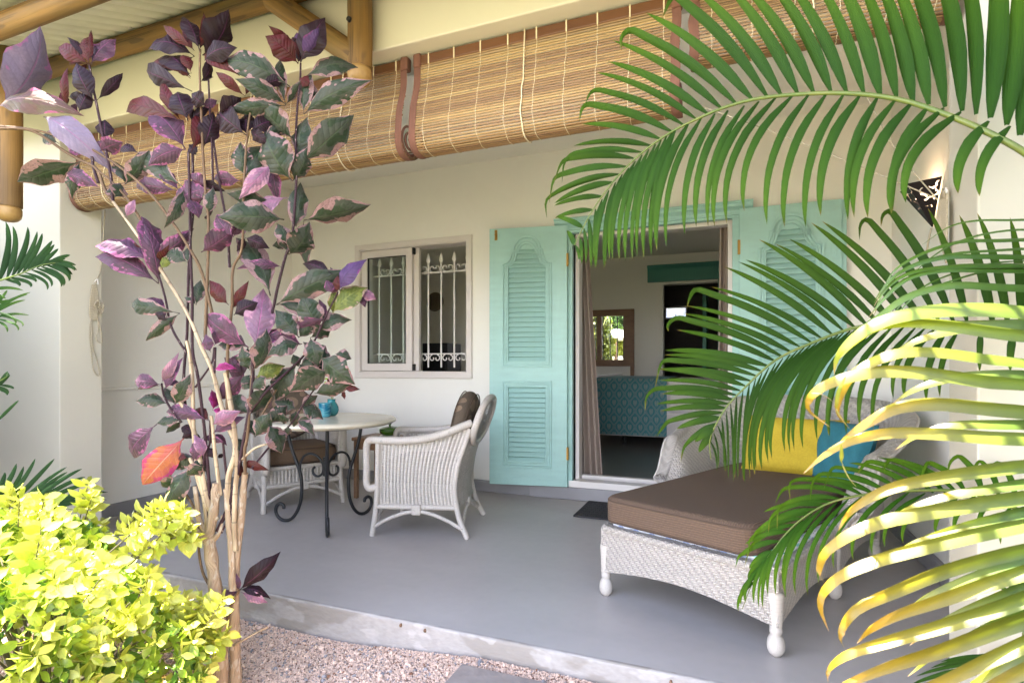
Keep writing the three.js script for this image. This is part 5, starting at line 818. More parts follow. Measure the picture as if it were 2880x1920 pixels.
  swell([at(618, 1990, 2.05), P(7, 1345, 1640), P(7, 1352, 1400), P(7, 1340, 1200), P(7, 1318, 1000), P(7, 1300, 850), P(7, 1285, 740), P(7, 1275, 660)], kn(0.030, 0.019, 0.12, 26), M.bark, 'trunk');
  swell([at(668, 1990, 2.06), P(7, 1445, 1640, 0.02), P(7, 1440, 1440, 0.02), P(7, 1432, 1200, 0.02), P(7, 1436, 980, 0.02), P(7, 1452, 720, 0.02), P(7, 1478, 520, 0.02), P(7, 1492, 350, 0.02), P(7, 1500, 280, 0.02)], kn(0.024, 0.0105, 0.1, 30), M.bark, 'trunk');
  swell([P(7, 1425, 1000, 0), P(7, 1415, 760, 0), P(7, 1395, 520, 0), P(7, 1385, 380, 0)], kn(0.013, 0.010, 0.1, 20), M.bark, 'trunk');
  swell([P(7, 1262, 700), P(7, 1285, 640), P(7, 1310, 500), P(7, 1322, 400), P(7, 1325, 345)], kn(0.02, 0.0145, 0.15, 14), M.bark, 'trunk');
  swell([P(7, 1250, 690), P(7, 1180, 600), P(7, 1110, 510), P(7, 1020, 400)], kn(0.0105, 0.007, 0.1, 14), M.bark, 'branch');
  swell([P(7, 1260, 650), P(7, 1215, 560), P(7, 1205, 460), P(7, 1190, 365)], kn(0.010, 0.008, 0.1, 9), M.bark, 'branch');
  swell([P(7, 1310, 690), P(7, 1345, 640), P(7, 1362, 540)], kn(0.009, 0.006, 0.15, 9), M.bark, 'branch');
  swell([P(7, 1330, 570), P(7, 1280, 500), P(7, 1230, 380), P(7, 1180, 230), P(7, 1160, 190)], kn(0.0095, 0.0065, 0.1, 12), M.canepale, 'branch');
  stem(7, [[1270, 640], [1255, 480], [1225, 330], [1190, 100], [1175, 1010, 4], [1160, 860, 4], [1142, 782, 4]], 0.0085, 0.0065, M.canepale);
  stem(7, [[1440, 760], [1435, 560], [1440, 380], [1450, 250], [1435, 1400, 4], [1390, 1290, 4], [1345, 1140, 4], [1298, 960, 4], [1235, 820, 4], [1150, 620, 4], [1000, 370, 4], [862, 165, 4], [790, 1370, 1], [690, 1235, 1]], 0.0098, 0.0052, M.canepale);
  stem(7, [[1395, 520], [1400, 300], [1440, 150], [1400, 1100, 4], [1380, 975, 4]], 0.0108, 0.0085, M.canepale);
  stem(7, [[1300, 560], [1240, 300], [1200, 1380, 4], [1150, 1240, 4], [1100, 1150, 4], [1052, 1090, 4]], 0.0095, 0.0065, M.canepale);
  stem(7, [[1350, 420], [1320, 200], [1310, 1420, 4], [1300, 1300, 4], [1292, 1240, 4]], 0.0075, 0.0055, M.canepale);
  stem(1, [[690, 1235], [640, 1160], [590, 1035], [500, 985], [400, 930], [190, 800], [-40, 785]], 0.0062, 0.005, M.canebrown);
  stem(1, [[1300, 620, 4], [1230, 350, 4], [1170, 1540], [1060, 1370], [900, 1165], [700, 1000], [500, 885], [190, 792], [-40, 770]], 0.0058, 0.004, M.canebrown);
  stem(1, [[1000, 370, 4], [940, 300, 4], [870, 1370], [740, 1170], [590, 1035]], 0.0055, 0.0042, M.canebrown);
  stem(1, [[690, 1230], [680, 1100], [632, 850], [592, 650], [565, 520], [546, 400]], 0.0058, 0.0036, M.canedark);
  stem(1, [[600, 1120], [572, 1030], [560, 960]], 0.0055, 0.005, M.canedark);
  stem(7, [[1265, 620], [1280, 400], [1210, 1000, 4], [1180, 860, 4], [1175, 500, 4], [1165, 1540, 1], [1160, 1200, 1], [1152, 930, 1]], 0.006, 0.0046, M.canedark);
  stem(7, [[1290, 640], [1275, 300], [1130, 1150, 4], [1145, 700, 4], [1160, 200, 4], [1180, 1300, 1], [1178, 930, 1]], 0.0056, 0.0046, M.canedark, 'stem', 0.02);
  stem(4, [[1255, 760], [1268, 400], [1275, 40], [1262, 1230, 1], [1245, 1000, 1], [1228, 620, 1], [1222, 460, 1], [1224, 300, 1]], 0.0058, 0.0036, M.canebrown);
  stem(4, [[1310, 980], [1318, 820]], 0.005, 0.004, M.canedark);
  stem(4, [[1255, 30], [1290, 1300, 1], [1300, 1000, 1], [1282, 650, 1], [1272, 380, 1]], 0.005, 0.003, M.canedark, 'stem', 0.02);
  stem(4, [[1390, 1200], [1395, 800], [1420, 560], [1428, 330], [1475, 1540, 1], [1490, 1200, 1], [1508, 880, 1], [1520, 760, 1], [1540, 640, 1]], 0.0062, 0.0034, M.canebrown);
  stem(4, [[1405, 330], [1390, 1400, 1], [1340, 1100, 1], [1305, 850, 1], [1290, 700, 1]], 0.005, 0.0034, M.canedark, 'stem', 0.03);
  stem(7, [[1330, 640], [1400, 480], [1450, 300], [1480, 1450, 4], [1520, 1230, 4], [1548, 1000, 4], [1552, 850, 4], [1660, 620, 4], [1700, 450, 4], [1752, 250, 4], [1782, 1480, 1], [1805, 1250, 1], [1815, 1050, 1], [1810, 850, 1], [1825, 600, 1], [1838, 480, 1], [1840, 385, 1]], 0.0075, 0.0034, M.canedark);
  stem(7, [[1500, 290], [1500, 120], [1510, 1390, 4], [1530, 1150, 4], [1545, 940, 4], [1545, 830, 4]], 0.0062, 0.005, M.canebrown);
  stem(4, [[1790, 940], [1860, 870], [1930, 770], [1985, 650], [2030, 560], [2070, 480]], 0.0045, 0.0032, M.canedark); stem(4, [[1520, 1230], [1640, 1080], [1790, 940]], 0.0058, 0.0045, M.canedark);
  stem(7, [[1480, 200], [1560, 130], [1650, 100]], 0.005, 0.0035, M.canepale); stem(4, [[1540, 1560], [1700, 1370], [1780, 1290], [1850, 1180], [1925, 1075]], 0.004, 0.003, M.canedark); stem(4, [[1560, 1330], [1600, 1240], [1690, 1080]], 0.0045, 0.0035, M.canebrown);
  stem(4, [[1140, 855], [1050, 700], [1010, 520], [970, 380], [935, 295]], 0.0045, 0.0035, M.canedark); stem(4, [[1195, 1065], [1240, 1000], [1275, 950], [1300, 900], [1310, 820]], 0.004, 0.003, M.canedark);
  stem(4, [[1110, 1280], [1040, 1190], [1000, 1110], [988, 1040]], 0.0045, 0.0034, M.canedark); stem(7, [[1230, 340], [1260, 150], [1280, 1420, 4], [1285, 1270, 4]], 0.0045, 0.0035, M.canedark);
  stem(7, [[1200, 520], [1150, 430], [1080, 340], [1030, 290]], 0.004, 0.003, M.canebrown); stem(7, [[1280, 970], [1240, 890], [1215, 740], [1215, 610]], 0.0052, 0.004, M.canebrown);
  stem(7, [[1395, 1290], [1330, 1200], [1260, 1090], [1225, 1035]], 0.005, 0.0032, M.bark, 'branch'); stem(7, [[1395, 1180], [1420, 1080], [1465, 1000]], 0.0055, 0.004, M.canebrown); stem(7, [[1430, 1340], [1540, 1275], [1640, 1225]], 0.0035, 0.003, M.canepale, 'branch');
  stem(7, [[1440, 670], [1420, 560], [1400, 400], [1375, 200], [1365, 100]], 0.0055, 0.004, M.canedark); stem(7, [[1355, 650], [1395, 560], [1415, 420]], 0.004, 0.0035, M.canedark);
}
// ---------------------------------------------------------------- palms
const PALM = phy({ vertexColors: true, roughness: 0.5, specularIntensity: 0.2, side: THREE.DoubleSide, transmission: 0.25, thickness: 0, bumpMap: grey(64, 8, (u) => 0.5 + 0.5 * Math.sin(u * 6.283 * 7)), bumpScale: 0.0006 });
function leaflet(pts, width, c0, c1, { roll = 0, n = 12, fold = 0.25, tipc = null, up = 0 } = {}) {
  const cv = new THREE.CatmullRomCurve3(pts, false, 'centripetal'), pos = [], uv = [], col = [], idx = [];
  let last = null;
  for (let j = 0; j <= n; j++) {
    const t = j / n, c = cv.getPoint(t), a = cv.getTangent(t), eye = TOEYE(c).multiplyScalar(1 - up).add(V(0, up, 0)).normalize();
    let side = a.clone().cross(eye).normalize(); if (last && side.dot(last) < 0) side.negate(); last = side.clone();
    side.applyAxisAngle(a, roll); const nn = side.clone().cross(a).normalize(); if (nn.dot(eye) < 0) nn.negate();
    const w = width / 2 * Math.min(1, 0.22 + 0.78 * Math.pow(t / 0.22, 0.7)) * Math.pow(Math.max(0.0005, 1 - Math.pow(t, 2.1)), 0.85);
    let k = mix3(c0, c1, sm(0.1, 0.95, t)); if (tipc) k = mix3(k, tipc, sm(0.9, 1, t));
    for (const u of [-1, 0, 1]) { const p = c.clone().addScaledVector(side, u * w).addScaledVector(nn, -Math.abs(u) * w * fold); pos.push(p.x, p.y, p.z); uv.push((u + 1) / 2, t); const f = u === 0 ? 1.25 : 1; col.push(k[0] * f, k[1] * f, k[2] * f); }
  }
  for (let j = 0; j < n; j++) for (let i = 0; i < 2; i++) { const q = j * 3 + i, b = q + 3; idx.push(q, q + 1, b, b, q + 1, b + 1); }
  const g = new THREE.BufferGeometry(); g.setAttribute('position', new THREE.Float32BufferAttribute(pos, 3)); g.setAttribute('uv', new THREE.Float32BufferAttribute(uv, 2)); g.setAttribute('color', new THREE.Float32BufferAttribute(col, 3)); g.setIndex(idx); g.computeVertexNormals(); return g;
}
const RACHIS = std({ map: tex(64, 256, (u, v) => sc3(mix3([0.05, 0.115, 0.012], [0.14, 0.15, 0.025], fbm(u, v, 3, 5, 3, 4)), 0.85 + 0.3 * fbm(u, v, 12, 30, 2, 8)), { rep: [10, 3] }), roughness: 0.45 });
const jig = (c, k) => [c[0] * (1 + k), c[1] * (1 + k * 0.7), c[2] * (1 + k)];
// rail: [x, y, depth]; up, down: [base x, base y, tip x, tip y] in the photograph's pixels
function frond(plant, rail, up, down, o, label) {
  const rp = rail.map((p) => at(...p)), f = obj('frond', tube(rp, o.r || [0.0075, 0.0015], { n: 60, k: 8 }), RACHIS, plant, label);
  const depth = (x, y) => { let b = 0, bd = 1e9; for (let i = 0; i + 1 < rail.length; i++) { const [ax, ay, at_] = rail[i], [cx, cy, ct] = rail[i + 1], dx = cx - ax, dy = cy - ay, s = clamp(((x - ax) * dx + (y - ay) * dy) / (dx * dx + dy * dy)), d = Math.hypot(ax + dx * s - x, ay + dy * s - y); if (d < bd) { bd = d; b = lerp(at_, ct, s); } } return b; };
  const one = (r, below, i) => {
    const q = rng(i * 77 + (below ? 5 : 0) + rail.length * 1000 + Math.round(rail[0][1])), [bx, by, tx0, ty0, wf = 1] = r, tx = tx0 + (q() - 0.5) * 22, ty = ty0 + (q() - 0.5) * 26, d = depth(bx, by), dx = tx - bx, dy = ty - by, len = Math.hypot(dx, dy);
    const dt = below ? -0.04 * len / 400 : 0.13 * len / 400;
    const sagx = below ? 0.36 * dx : -(o.bulge ? 0.03 : 0.11) * dy, sagy = below ? -0.03 * Math.abs(dy) : 0;
    const ctl = (s) => { const b = 4 * s * (1 - s), k = (below ? b * 1.0 : b * 0.9); return at(bx + dx * s + sagx * k, by + dy * s + (below ? sagy * k : -Math.abs((o.bulge ?? 0.085) * len) * k), d + dt * s + (q() - 0.5) * 0.006); };
    const w = (o.w || 0.028) * wf * (below ? 0.76 : 1) * (0.86 + 0.26 * q()), c0 = jig(o.c0, (q() - 0.5) * 0.3), c1 = jig(o.c1, (q() - 0.5) * 0.3);
    const pts = [at(bx, by, d), ctl(0.3), ctl(0.6), ctl(0.85), at(tx, ty, d + dt)];
    if (!below && o.hook && q() < o.hook) { pts.push(at(tx - 12 - 14 * q(), ty + 8 + 14 * q(), d + dt - 0.005), at(tx - 20 - 14 * q(), ty + 34 + 50 * q(), d + dt - 0.01)); }
    obj('leaflet', leaflet(pts, w, c0, c1, { roll: (q() - 0.5) * 0.5 + (below ? 0.15 : -0.1), fold: 0.15 + 0.3 * q(), tipc: q() < 0.6 ? o.tip : null, n: pts.length > 5 ? 16 : 12 }), PALM, f);
  };
  up.forEach((r, i) => one(r, false, i)); down.forEach((r, i) => one(r, true, i + 300));
  return f;
}
const fill = (keys, n) => { const o = []; for (let i = 0; i < n; i++) { const s = i / (n - 1) * (keys.length - 1), a = Math.min(keys.length - 2, Math.floor(s)), t = s - a; o.push(keys[a].map((v, k) => lerp(v, keys[a + 1][k], t))); } return o; };
const zz = (ox, oy, rows) => rows.map((r) => [ox + r[0] / 2.1778, oy + r[1] / 2.1778, ox + r[2] / 2.1778, oy + r[3] / 2.1778, ...r.slice(4)]);
{
  const palm = thing('green_palm', 'green palm reaching in from the right, its fronds arching before the doorway', 'palm');
  const G = { c0: [0.018, 0.054, 0.005], c1: [0.050, 0.108, 0.006], tip: [0.22, 0.16, 0.04] };
  const up1 = [[1616, 689, 1602, 645], [1640, 640, 1566, 620, 0.8], [1668, 590, 1552, 604, 0.8], [1695, 552, 1556, 588, 0.85], [1722, 512, 1561, 574], [1741, 490, 1568, 532, 0.95], [1761, 468, 1580, 496], [1782, 445, 1593, 459], [1804, 428, 1604, 432], [1830, 409, 1616, 404], [1857, 390, 1635, 337], [1889, 370, 1653, 294], [1922, 351, 1676, 264], [1956, 333, 1687, 211], [1990, 319, 1717, 181], [2030, 305, 1726, 112], [2071, 292, 1768, 83], [2117, 280, 1827, 45],
    [2158, 271, 1890, -8], [2197, 265, 1945, -30], [2244, 262, 2028, -40], [2289, 259, 2085, -50], [2337, 257, 2160, -60], [2383, 261, 2205, -65], [2431, 264, 2275, -70], [2477, 269, 2335, -80], [2523, 276, 2395, -80], [2569, 287, 2450, -90], [2613, 294, 2505, -90], [2659, 301, 2565, -95], [2707, 312, 2640, -95, 1.15], [2746, 321, 2712, -95, 1.2], [2787, 331, 2806, -95, 1.25], [2833, 351, 2870, -90, 1.25], [2870, 380, 2920, -80, 1.25]];
  const dn1 = zz(1800, 0, [[2270, 770, 2105, 1215], [2140, 740, 1970, 1172], [1970, 685, 1650, 1245], [1865, 660, 1530, 1325], [1770, 645, 1545, 1300], [1670, 625, 1410, 1320], [1570, 605, 1315, 1350], [1460, 590, 1258, 1350], [1350, 580, 1098, 1335], [1250, 575, 1000, 1382], [1145, 570, 893, 1385], [1040, 570, 773, 1358], [940, 580, 640, 1315], [835, 595, 548, 1350], [730, 620, 474, 1395], [640, 645, 410, 1412], [540, 675, 355, 1410], [460, 695, 262, 1455], [380, 715, 150, 1495], [300, 750, 88, 1545], [220, 790, 55, 1550]])
    .concat(fill([[1890, 372, 1818, 712, 0.85], [1850, 400, 1790, 738, 0.78], [1800, 440, 1742, 738, 0.7], [1750, 490, 1705, 745, 0.64], [1700, 550, 1680, 742, 0.6], [1650, 625, 1655, 745, 0.65], [1618, 690, 1636, 740, 0.5]], 17));
  frond(palm, [[3080, 640, 1.25], [2960, 490, 1.24], [2880, 427, 1.25], [2787, 376, 1.28], [2659, 321, 1.34], [2521, 278, 1.40], [2374, 262, 1.46], [2236, 266, 1.52], [2117, 280, 1.56], [2030, 305, 1.6], [1956, 337, 1.63], [1887, 372, 1.66], [1800, 434, 1.69], [1722, 514, 1.72], [1658, 606, 1.74], [1616, 689, 1.76]], up1.map((r, i) => [...r.slice(0, 4), (r[4] || 1) * lerp(0.64, 1, clamp((i - 8) / 14))]), dn1, { ...G, w: 0.033, bulge: 0.065, hook: 0.35, r: [0.0085, 0.0016] }, 'upper frond arching over the doorway');
  const up2 = zz(1800, 600, [[2340, 720, 2250, 50], [2260, 705, 2065, -10], [2170, 700, 1938, 0], [2010, 690, 1745, -60], [1930, 680, 1540, -10], [1840, 675, 1395, 32], [1750, 670, 1135, 75], [1660, 680, 1035, 68], [1570, 690, 915, 130], [1480, 690, 825, 185], [1400, 695, 750, 180], [1320, 700, 655, 260], [1250, 720, 590, 275], [1180, 742, 500, 350], [1115, 765, 440, 435], [1050, 790, 345, 458], [985, 820, 310, 545], [930, 850, 245, 622], [878, 880, 235, 660], [832, 905, 220, 725], [788, 935, 170, 820], [748, 965, 150, 840], [715, 995, 150, 885], [678, 1025, 135, 930], [645, 1055, 110, 970], [615, 1085, 100, 1035], [590, 1112, 110, 1085], [570, 1140, 110, 1122], [548, 1168, 115, 1195], [530, 1192, 150, 1228], [512, 1220, 178, 1282], [495, 1250, 228, 1322], [475, 1285, 290, 1388], [455, 1320, 330, 1415], [440, 1355, 370, 1445]]);
  const dn2 = zz(1800, 600, [[2290, 740, 2265, 980], [2090, 720, 2075, 965], [1950, 720, 1848, 1135], [1880, 712, 1780, 1140], [1810, 705, 1640, 1145], [1750, 700, 1555, 1160], [1690, 698, 1428, 1295], [1620, 692, 1348, 1305], [1550, 690, 1255, 1338], [1490, 692, 1178, 1378], [1430, 697, 1150, 1395], [1380, 702, 1080, 1400], [1330, 705, 1000, 1445], [1290, 718, 960, 1468], [1250, 728, 905, 1482], [1215, 742, 880, 1490], [1180, 757, 830, 1500], [1150, 768, 795, 1548], [1120, 778, 760, 1560]])
    .concat(fill(zz(1800, 600, [[1085, 792, 735, 1575, 0.85], [985, 830, 700, 1590, 0.8], [870, 890, 690, 1620, 0.72], [760, 965, 650, 1640, 0.66], [660, 1055, 610, 1655, 0.62], [560, 1160, 560, 1640, 0.5], [490, 1270, 520, 1600, 0.45], [430, 1390, 470, 1560, 0.4]]), 19));
  frond(palm, [[3100, 960, 1.35], [2980, 905, 1.4], [2850, 905, 1.47], [2700, 908, 1.53], [2560, 905, 1.58], [2470, 912, 1.61], [2406, 921, 1.64], [2287, 963, 1.68], [2181, 1013, 1.72], [2094, 1091, 1.75], [2039, 1151, 1.77], [1997, 1238, 1.79], [2000, 1290, 1.79]], up2, dn2, { ...G, c0: [0.016, 0.046, 0.004], c1: [0.042, 0.092, 0.005], tip: [0.32, 0.22, 0.03], w: 0.0235, bulge: 0.05, hook: 0.15, r: [0.008, 0.0014] }, 'middle frond hanging before the right shutter and the daybed');
  const up3 = zz(1800, 1200, [[2300, 470, 2200, 215], [2200, 440, 2080, 205], [2100, 420, 1950, 200], [2000, 405, 1760, 205], [1960, 420, 1560, 200], [1880, 410, 1480, 198], [1800, 405, 1380, 210], [1700, 400, 1280, 232], [1600, 395, 1190, 268], [1520, 400, 1110, 285], [1440, 410, 1020, 310], [1370, 420, 960, 345], [1300, 430, 890, 385], [1230, 442, 905, 452], [1180, 458, 820, 500], [1130, 482, 765, 545], [1090, 502, 740, 600], [1050, 530, 765, 618], [1010, 560, 720, 655], [960, 595, 690, 700], [910, 640, 660, 740], [860, 700, 650, 790], [820, 760, 645, 850], [790, 800, 655, 930]]);
  const dn3 = zz(1800, 1200, [[2280, 480, 2200, 740], [2160, 440, 2060, 680], [2060, 420, 1920, 660], [1960, 425, 1838, 645], [1850, 410, 1632, 705], [1750, 405, 1497, 745], [1650, 400, 1408, 775], [1550, 400, 1297, 825], [1450, 410, 1208, 878], [1360, 425, 1098, 950], [1280, 440, 1032, 1055], [1210, 460, 960, 1020], [1130, 485, 902, 1058], [1060, 525, 870, 1020], [1000, 570, 822, 1035], [950, 615, 772, 1065], [900, 665, 742, 1112], [860, 710, 712, 1110], [820, 770, 690, 1080], [780, 830, 668, 1100], [740, 890, 640, 1110], [710, 940, 622, 1132]]);
  frond(palm, [[3150, 1600, 1.5], [3000, 1500, 1.52], [2880, 1439, 1.55], [2718, 1384, 1.6], [2535, 1381, 1.66], [2397, 1397, 1.7], [2319, 1420, 1.73], [2236, 1475, 1.75], [2167, 1558, 1.77], [2117, 1640, 1.79], [2088, 1712, 1.8]], up3, dn3, { ...G, c0: [0.022, 0.072, 0.004], c1: [0.075, 0.155, 0.006], tip: [0.32, 0.22, 0.05], w: 0.0185, hook: 0.75, r: [0.0065, 0.001] }, 'low frond drooping over the corner of the daybed');
  // a few leaflets of a fourth frond at the lower right
  const up4 = zz(1800, 1200, [[2352, 1130, 2080, 905], [2340, 1090, 2140, 890], [2330, 1060, 2190, 870], [2352, 1500, 1640, 1568], [2352, 1480, 1700, 1530], [2340, 1460, 1760, 1490], [2352, 1450, 1830, 1455], [2352, 1430, 1900, 1430], [2360, 1400, 1980, 1432], [2360, 1560, 2100, 1660], [2360, 1540, 2020, 1680]]);
  frond(palm, [[3100, 1960, 1.5], [3000, 1900, 1.5], [2890, 1850, 1.52], [2885, 1700, 1.54]], up4, [], { ...G, c0: [0.015, 0.05, 0.008], c1: [0.03, 0.08, 0.009], tip: null, w: 0.016, r: [0.005, 0.002] });
  const base = at(3120, 2500, 1.42); for (const [dx, dz] of [[0, 0], [0.12, 0.08], [0.05, -0.12]]) obj('trunk', tube([[base.x + dx, -0.19, base.z + dz], [base.x + dx * 1.3, 0.5, base.z + dz * 1.3], [base.x + dx * 0.4 + 0.02, 1.25, base.z + dz * 0.4]], [0.04, 0.022], { k: 12 }), RACHIS, palm);
  for (const p of [[3080, 640, 1.25], [3100, 960, 1.35], [3150, 1600, 1.5], [3100, 1960, 1.5]]) obj('leaf_stalk', tube([at(...p), at(3130, p[1] * 0.6 + 520, 1.42), V(base.x + 0.02, 1.0, base.z), V(base.x + 0.02, 0.6, base.z)], [0.009, 0.012], { k: 8 }), RACHIS, palm);
}
{
  const palm = thing('yellow_palm', 'sunlit yellow palm frond close by at the right edge, its leaflets curling down', 'palm');
  const A = [0.105, 0.15, 0.016], B = [0.38, 0.225, 0.010], GR = [0.045, 0.11, 0.012], D = 0.97;
  const rows = [];
  const put = (oy, t, w, c0, c1, pts) => rows.push([oy, t, w, c0, c1, pts]);
  // thin green ones above
  for (const [w, p] of [[0.006, [[2480, 290], [2200, 300], [2000, 345], [1780, 425], [1600, 560], [1500, 700]]], [0.006, [[2480, 345], [2200, 340], [1950, 400], [1700, 500], [1560, 640], [1490, 780]]], [0.010, [[2480, 205], [2200, 225], [1900, 250], [1650, 330], [1480, 470], [1430, 560]]], [0.008, [[2480, 100], [2200, 110], [1960, 170], [1800, 260], [1620, 420]]], [0.009, [[2480, 30], [2280, 40], [2050, 45], [1900, 80], [1720, 200]]], [0.014, [[2480, 160], [2200, 165], [1950, 175], [1700, 260], [1560, 350], [1480, 480]]], [0.017, [[2480, 265], [2100, 262], [1850, 270], [1650, 330], [1520, 420], [1430, 580]]], [0.018, [[2480, 320], [2150, 318], [1900, 325], [1640, 370], [1500, 470], [1430, 640]]], [0.019, [[2480, 345], [2100, 345], [1850, 348], [1640, 400], [1480, 540], [1400, 640]]]]) put(600, 1.42, w * 1.35, GR, [0.10, 0.19, 0.015], p);
  put(600, 1.3, 0.031, GR, [0.20, 0.30, 0.03], [[2520, 470], [2200, 450], [1900, 440], [1640, 510], [1480, 620], [1300, 750], [1215, 850]]);
  put(600, D, 0.040, A, [0.30, 0.34, 0.025], [[2540, 610], [2150, 585], [1850, 590], [1600, 625], [1420, 690], [1280, 790], [1210, 880], [1190, 990]]);
  put(600, D, 0.036, A, [0.34, 0.36, 0.025], [[2540, 770], [2200, 730], [1850, 680], [1600, 665], [1440, 700], [1300, 800], [1215, 900]]);
  put(600, D - 0.02, 0.034, A, B, [[2540, 920], [2150, 890], [1850, 850], [1600, 850], [1420, 910], [1290, 1000], [1235, 1100], [1210, 1210], [1290, 1320]]);
  put(600, D - 0.02, 0.036, A, B, [[2540, 1060], [2150, 1030], [1750, 975], [1480, 965], [1280, 1000], [1120, 1060], [1040, 1130], [1035, 1200], [1170, 1312]]);
  put(600, D - 0.02, 0.037, A, B, [[2540, 1220], [2150, 1195], [1800, 1165], [1560, 1195], [1400, 1280], [1270, 1370], [1200, 1430]]);
  put(600, D - 0.03, 0.036, A, B, [[2540, 1390], [2150, 1370], [1800, 1345], [1500, 1345], [1300, 1390], [1130, 1480], [1000, 1595]]);
  put(1200, D - 0.03, 0.036, A, B, [[2540, 210], [2150, 260], [1800, 315], [1550, 370], [1380, 450], [1270, 540], [1215, 640]]);
  put(1200, D - 0.03, 0.036, A, B, [[2540, 410], [2150, 460], [1750, 525], [1450, 590], [1250, 680], [1130, 780], [1098, 890], [1140, 965]]);
  put(1200, D - 0.04, 0.035, A, B, [[2540, 560], [2150, 640], [1750, 735], [1430, 825], [1220, 920], [1120, 1020], [1108, 1110], [1160, 1255]]);
  put(1200, D - 0.04, 0.033, A, B, [[2540, 720], [2200, 790], [1850, 890], [1560, 1010], [1330, 1115], [1245, 1220], [1235, 1300], [1262, 1372]]);
  put(1200, D - 0.05, 0.033, A, B, [[2540, 830], [2200, 940], [1850, 1060], [1560, 1160], [1400, 1250], [1328, 1330]]);
  put(1200, D - 0.05, 0.034, A, B, [[2540, 990], [2200, 1110], [1850, 1220], [1500, 1320], [1260, 1400], [1160, 1480], [1155, 1570]]);
  put(1200, D - 0.05, 0.034, A, B, [[2540, 1120], [2200, 1240], [1850, 1370], [1500, 1480], [1240, 1590], [1150, 1660]]);
  put(1200, D - 0.06, 0.033, A, B, [[2540, 1260], [2200, 1400], [1900, 1540], [1600, 1660], [1400, 1740]]);
  put(1200, D - 0.06, 0.033, A, B, [[2560, 1400], [2300, 1520], [2050, 1640], [1800, 1740]]);
  // greener leaflets of the far side of the same frond, showing between the near ones
  for (const [oy, p] of [[600, [[2540, 700], [2200, 680], [1900, 720], [1650, 800], [1500, 900]]], [600, [[2540, 990], [2200, 985], [1900, 1010], [1680, 1080], [1540, 1170]]], [600, [[2540, 1300], [2200, 1290], [1900, 1300], [1700, 1360], [1560, 1450]]], [1200, [[2540, 310], [2200, 370], [1900, 420], [1650, 500], [1480, 600]]], [1200, [[2540, 490], [2200, 560], [1900, 640], [1650, 730], [1500, 840]]], [1200, [[2540, 770], [2200, 870], [1950, 960], [1750, 1050], [1600, 1160]]], [1200, [[2540, 920], [2250, 1030], [2000, 1130], [1800, 1230], [1650, 1340]]], [1200, [[2540, 1060], [2250, 1180], [2000, 1300], [1800, 1400], [1640, 1530]]], [1200, [[2540, 1330], [2300, 1430], [2100, 1540], [1900, 1660]]]]) put(oy, 1.14, 0.034, GR, [0.22, 0.22, 0.014], p);
  // thin dry ends and a pale twisted leaflet
  put(600, D - 0.02, 0.004, [0.5, 0.33, 0.2], [0.5, 0.3, 0.2], [[1050, 1100], [1110, 1105], [1190, 1160], [1215, 1230], [1285, 1310]]); put(600, D - 0.02, 0.0085, [0.26, 0.3, 0.03], [0.4, 0.34, 0.04], [[1260, 1000], [1215, 1100], [1210, 1200], [1240, 1260], [1300, 1340]]); put(1200, D - 0.02, 0.0085, [0.3, 0.32, 0.03], [0.45, 0.36, 0.05], [[1235, 110], [1240, 210], [1275, 300], [1330, 372]]);
  const rail = [[2960, 560, D + 0.1], [2975, 800, D + 0.05], [2985, 1060, D], [2990, 1300, D - 0.03], [2995, 1600, D - 0.05], [3010, 1900, D - 0.05], [3060, 2200, D - 0.02]];
  const f = obj('frond', tube(rail.map((p) => at(...p)), [0.006, 0.012], { n: 40, k: 10 }), RACHIS, palm);
  const YM = phy({ vertexColors: true, roughness: 0.36, side: THREE.DoubleSide, transmission: 0.42, thickness: 0 });
  rows.forEach(([oy, t, w, c0, c1, pts], i) => {
    const q = rng(i * 91 + 7), n = pts.length;
    const P3 = pts.map(([x, y], k) => at(1800 + x / 2.1778, oy + y / 2.1778, t - 0.03 + 0.10 * Math.pow(k / (n - 1), 1.5) + 0.0 * q()));
    const px = 1800 + pts[0][0] / 2.1778, py = oy + pts[0][1] / 2.1778;
    if (w > 0.01) P3.unshift(at(2975, py + (i % 2 ? 10 : -10), t - 0.02));
    obj('leaflet', leaflet(P3, w * (w > 0.032 ? 0.82 : 0.8), jig(c0, (q() - 0.5) * 0.25), jig(c1, (q() - 0.5) * 0.2), { roll: (q() - 0.5) * 0.25, up: 0.42, fold: 0.16, n: 22, tipc: w > 0.02 ? [0.42, 0.25, 0.12] : null }), YM, f);
  });
  // an older frond of the same palm overhead, above the picture: its leaflets lay bands of shade on the ones below
  { const q = rng(808), rl = [V(1.25, 1.55, 3.32), V(0.95, 1.92, 3.34), V(0.55, 2.08, 3.36), V(0.1, 2.10, 3.38), V(-0.3, 2.0, 3.4)], cv = new THREE.CatmullRomCurve3(rl), o = obj('frond', tube(rl, [0.009, 0.002], { n: 30 }), RACHIS, palm);
    for (let i = 0; i < 20; i++) { const t = 0.12 + 0.86 * i / 19, p = cv.getPoint(t); for (const sd of [-1, 1]) { const L = 0.42 * (1 - 0.35 * t) * (0.85 + 0.3 * q()), e = p.clone().add(V(-0.16 * L - 0.08, 0.02, sd * L)); obj('leaflet', leaflet([p, p.clone().lerp(e, 0.5).add(V(0, 0.05, 0)), e], 0.03, A, B, { up: 0.9, n: 6 }), YM, o); } } }
  const b = at(3060, 2200, D - 0.02); obj('trunk', tube([b, V(b.x + 0.06, b.y - 0.1, b.z), V(b.x + 0.12, -0.19, b.z - 0.03)], [0.012, 0.03], { k: 10 }), RACHIS, palm);
}
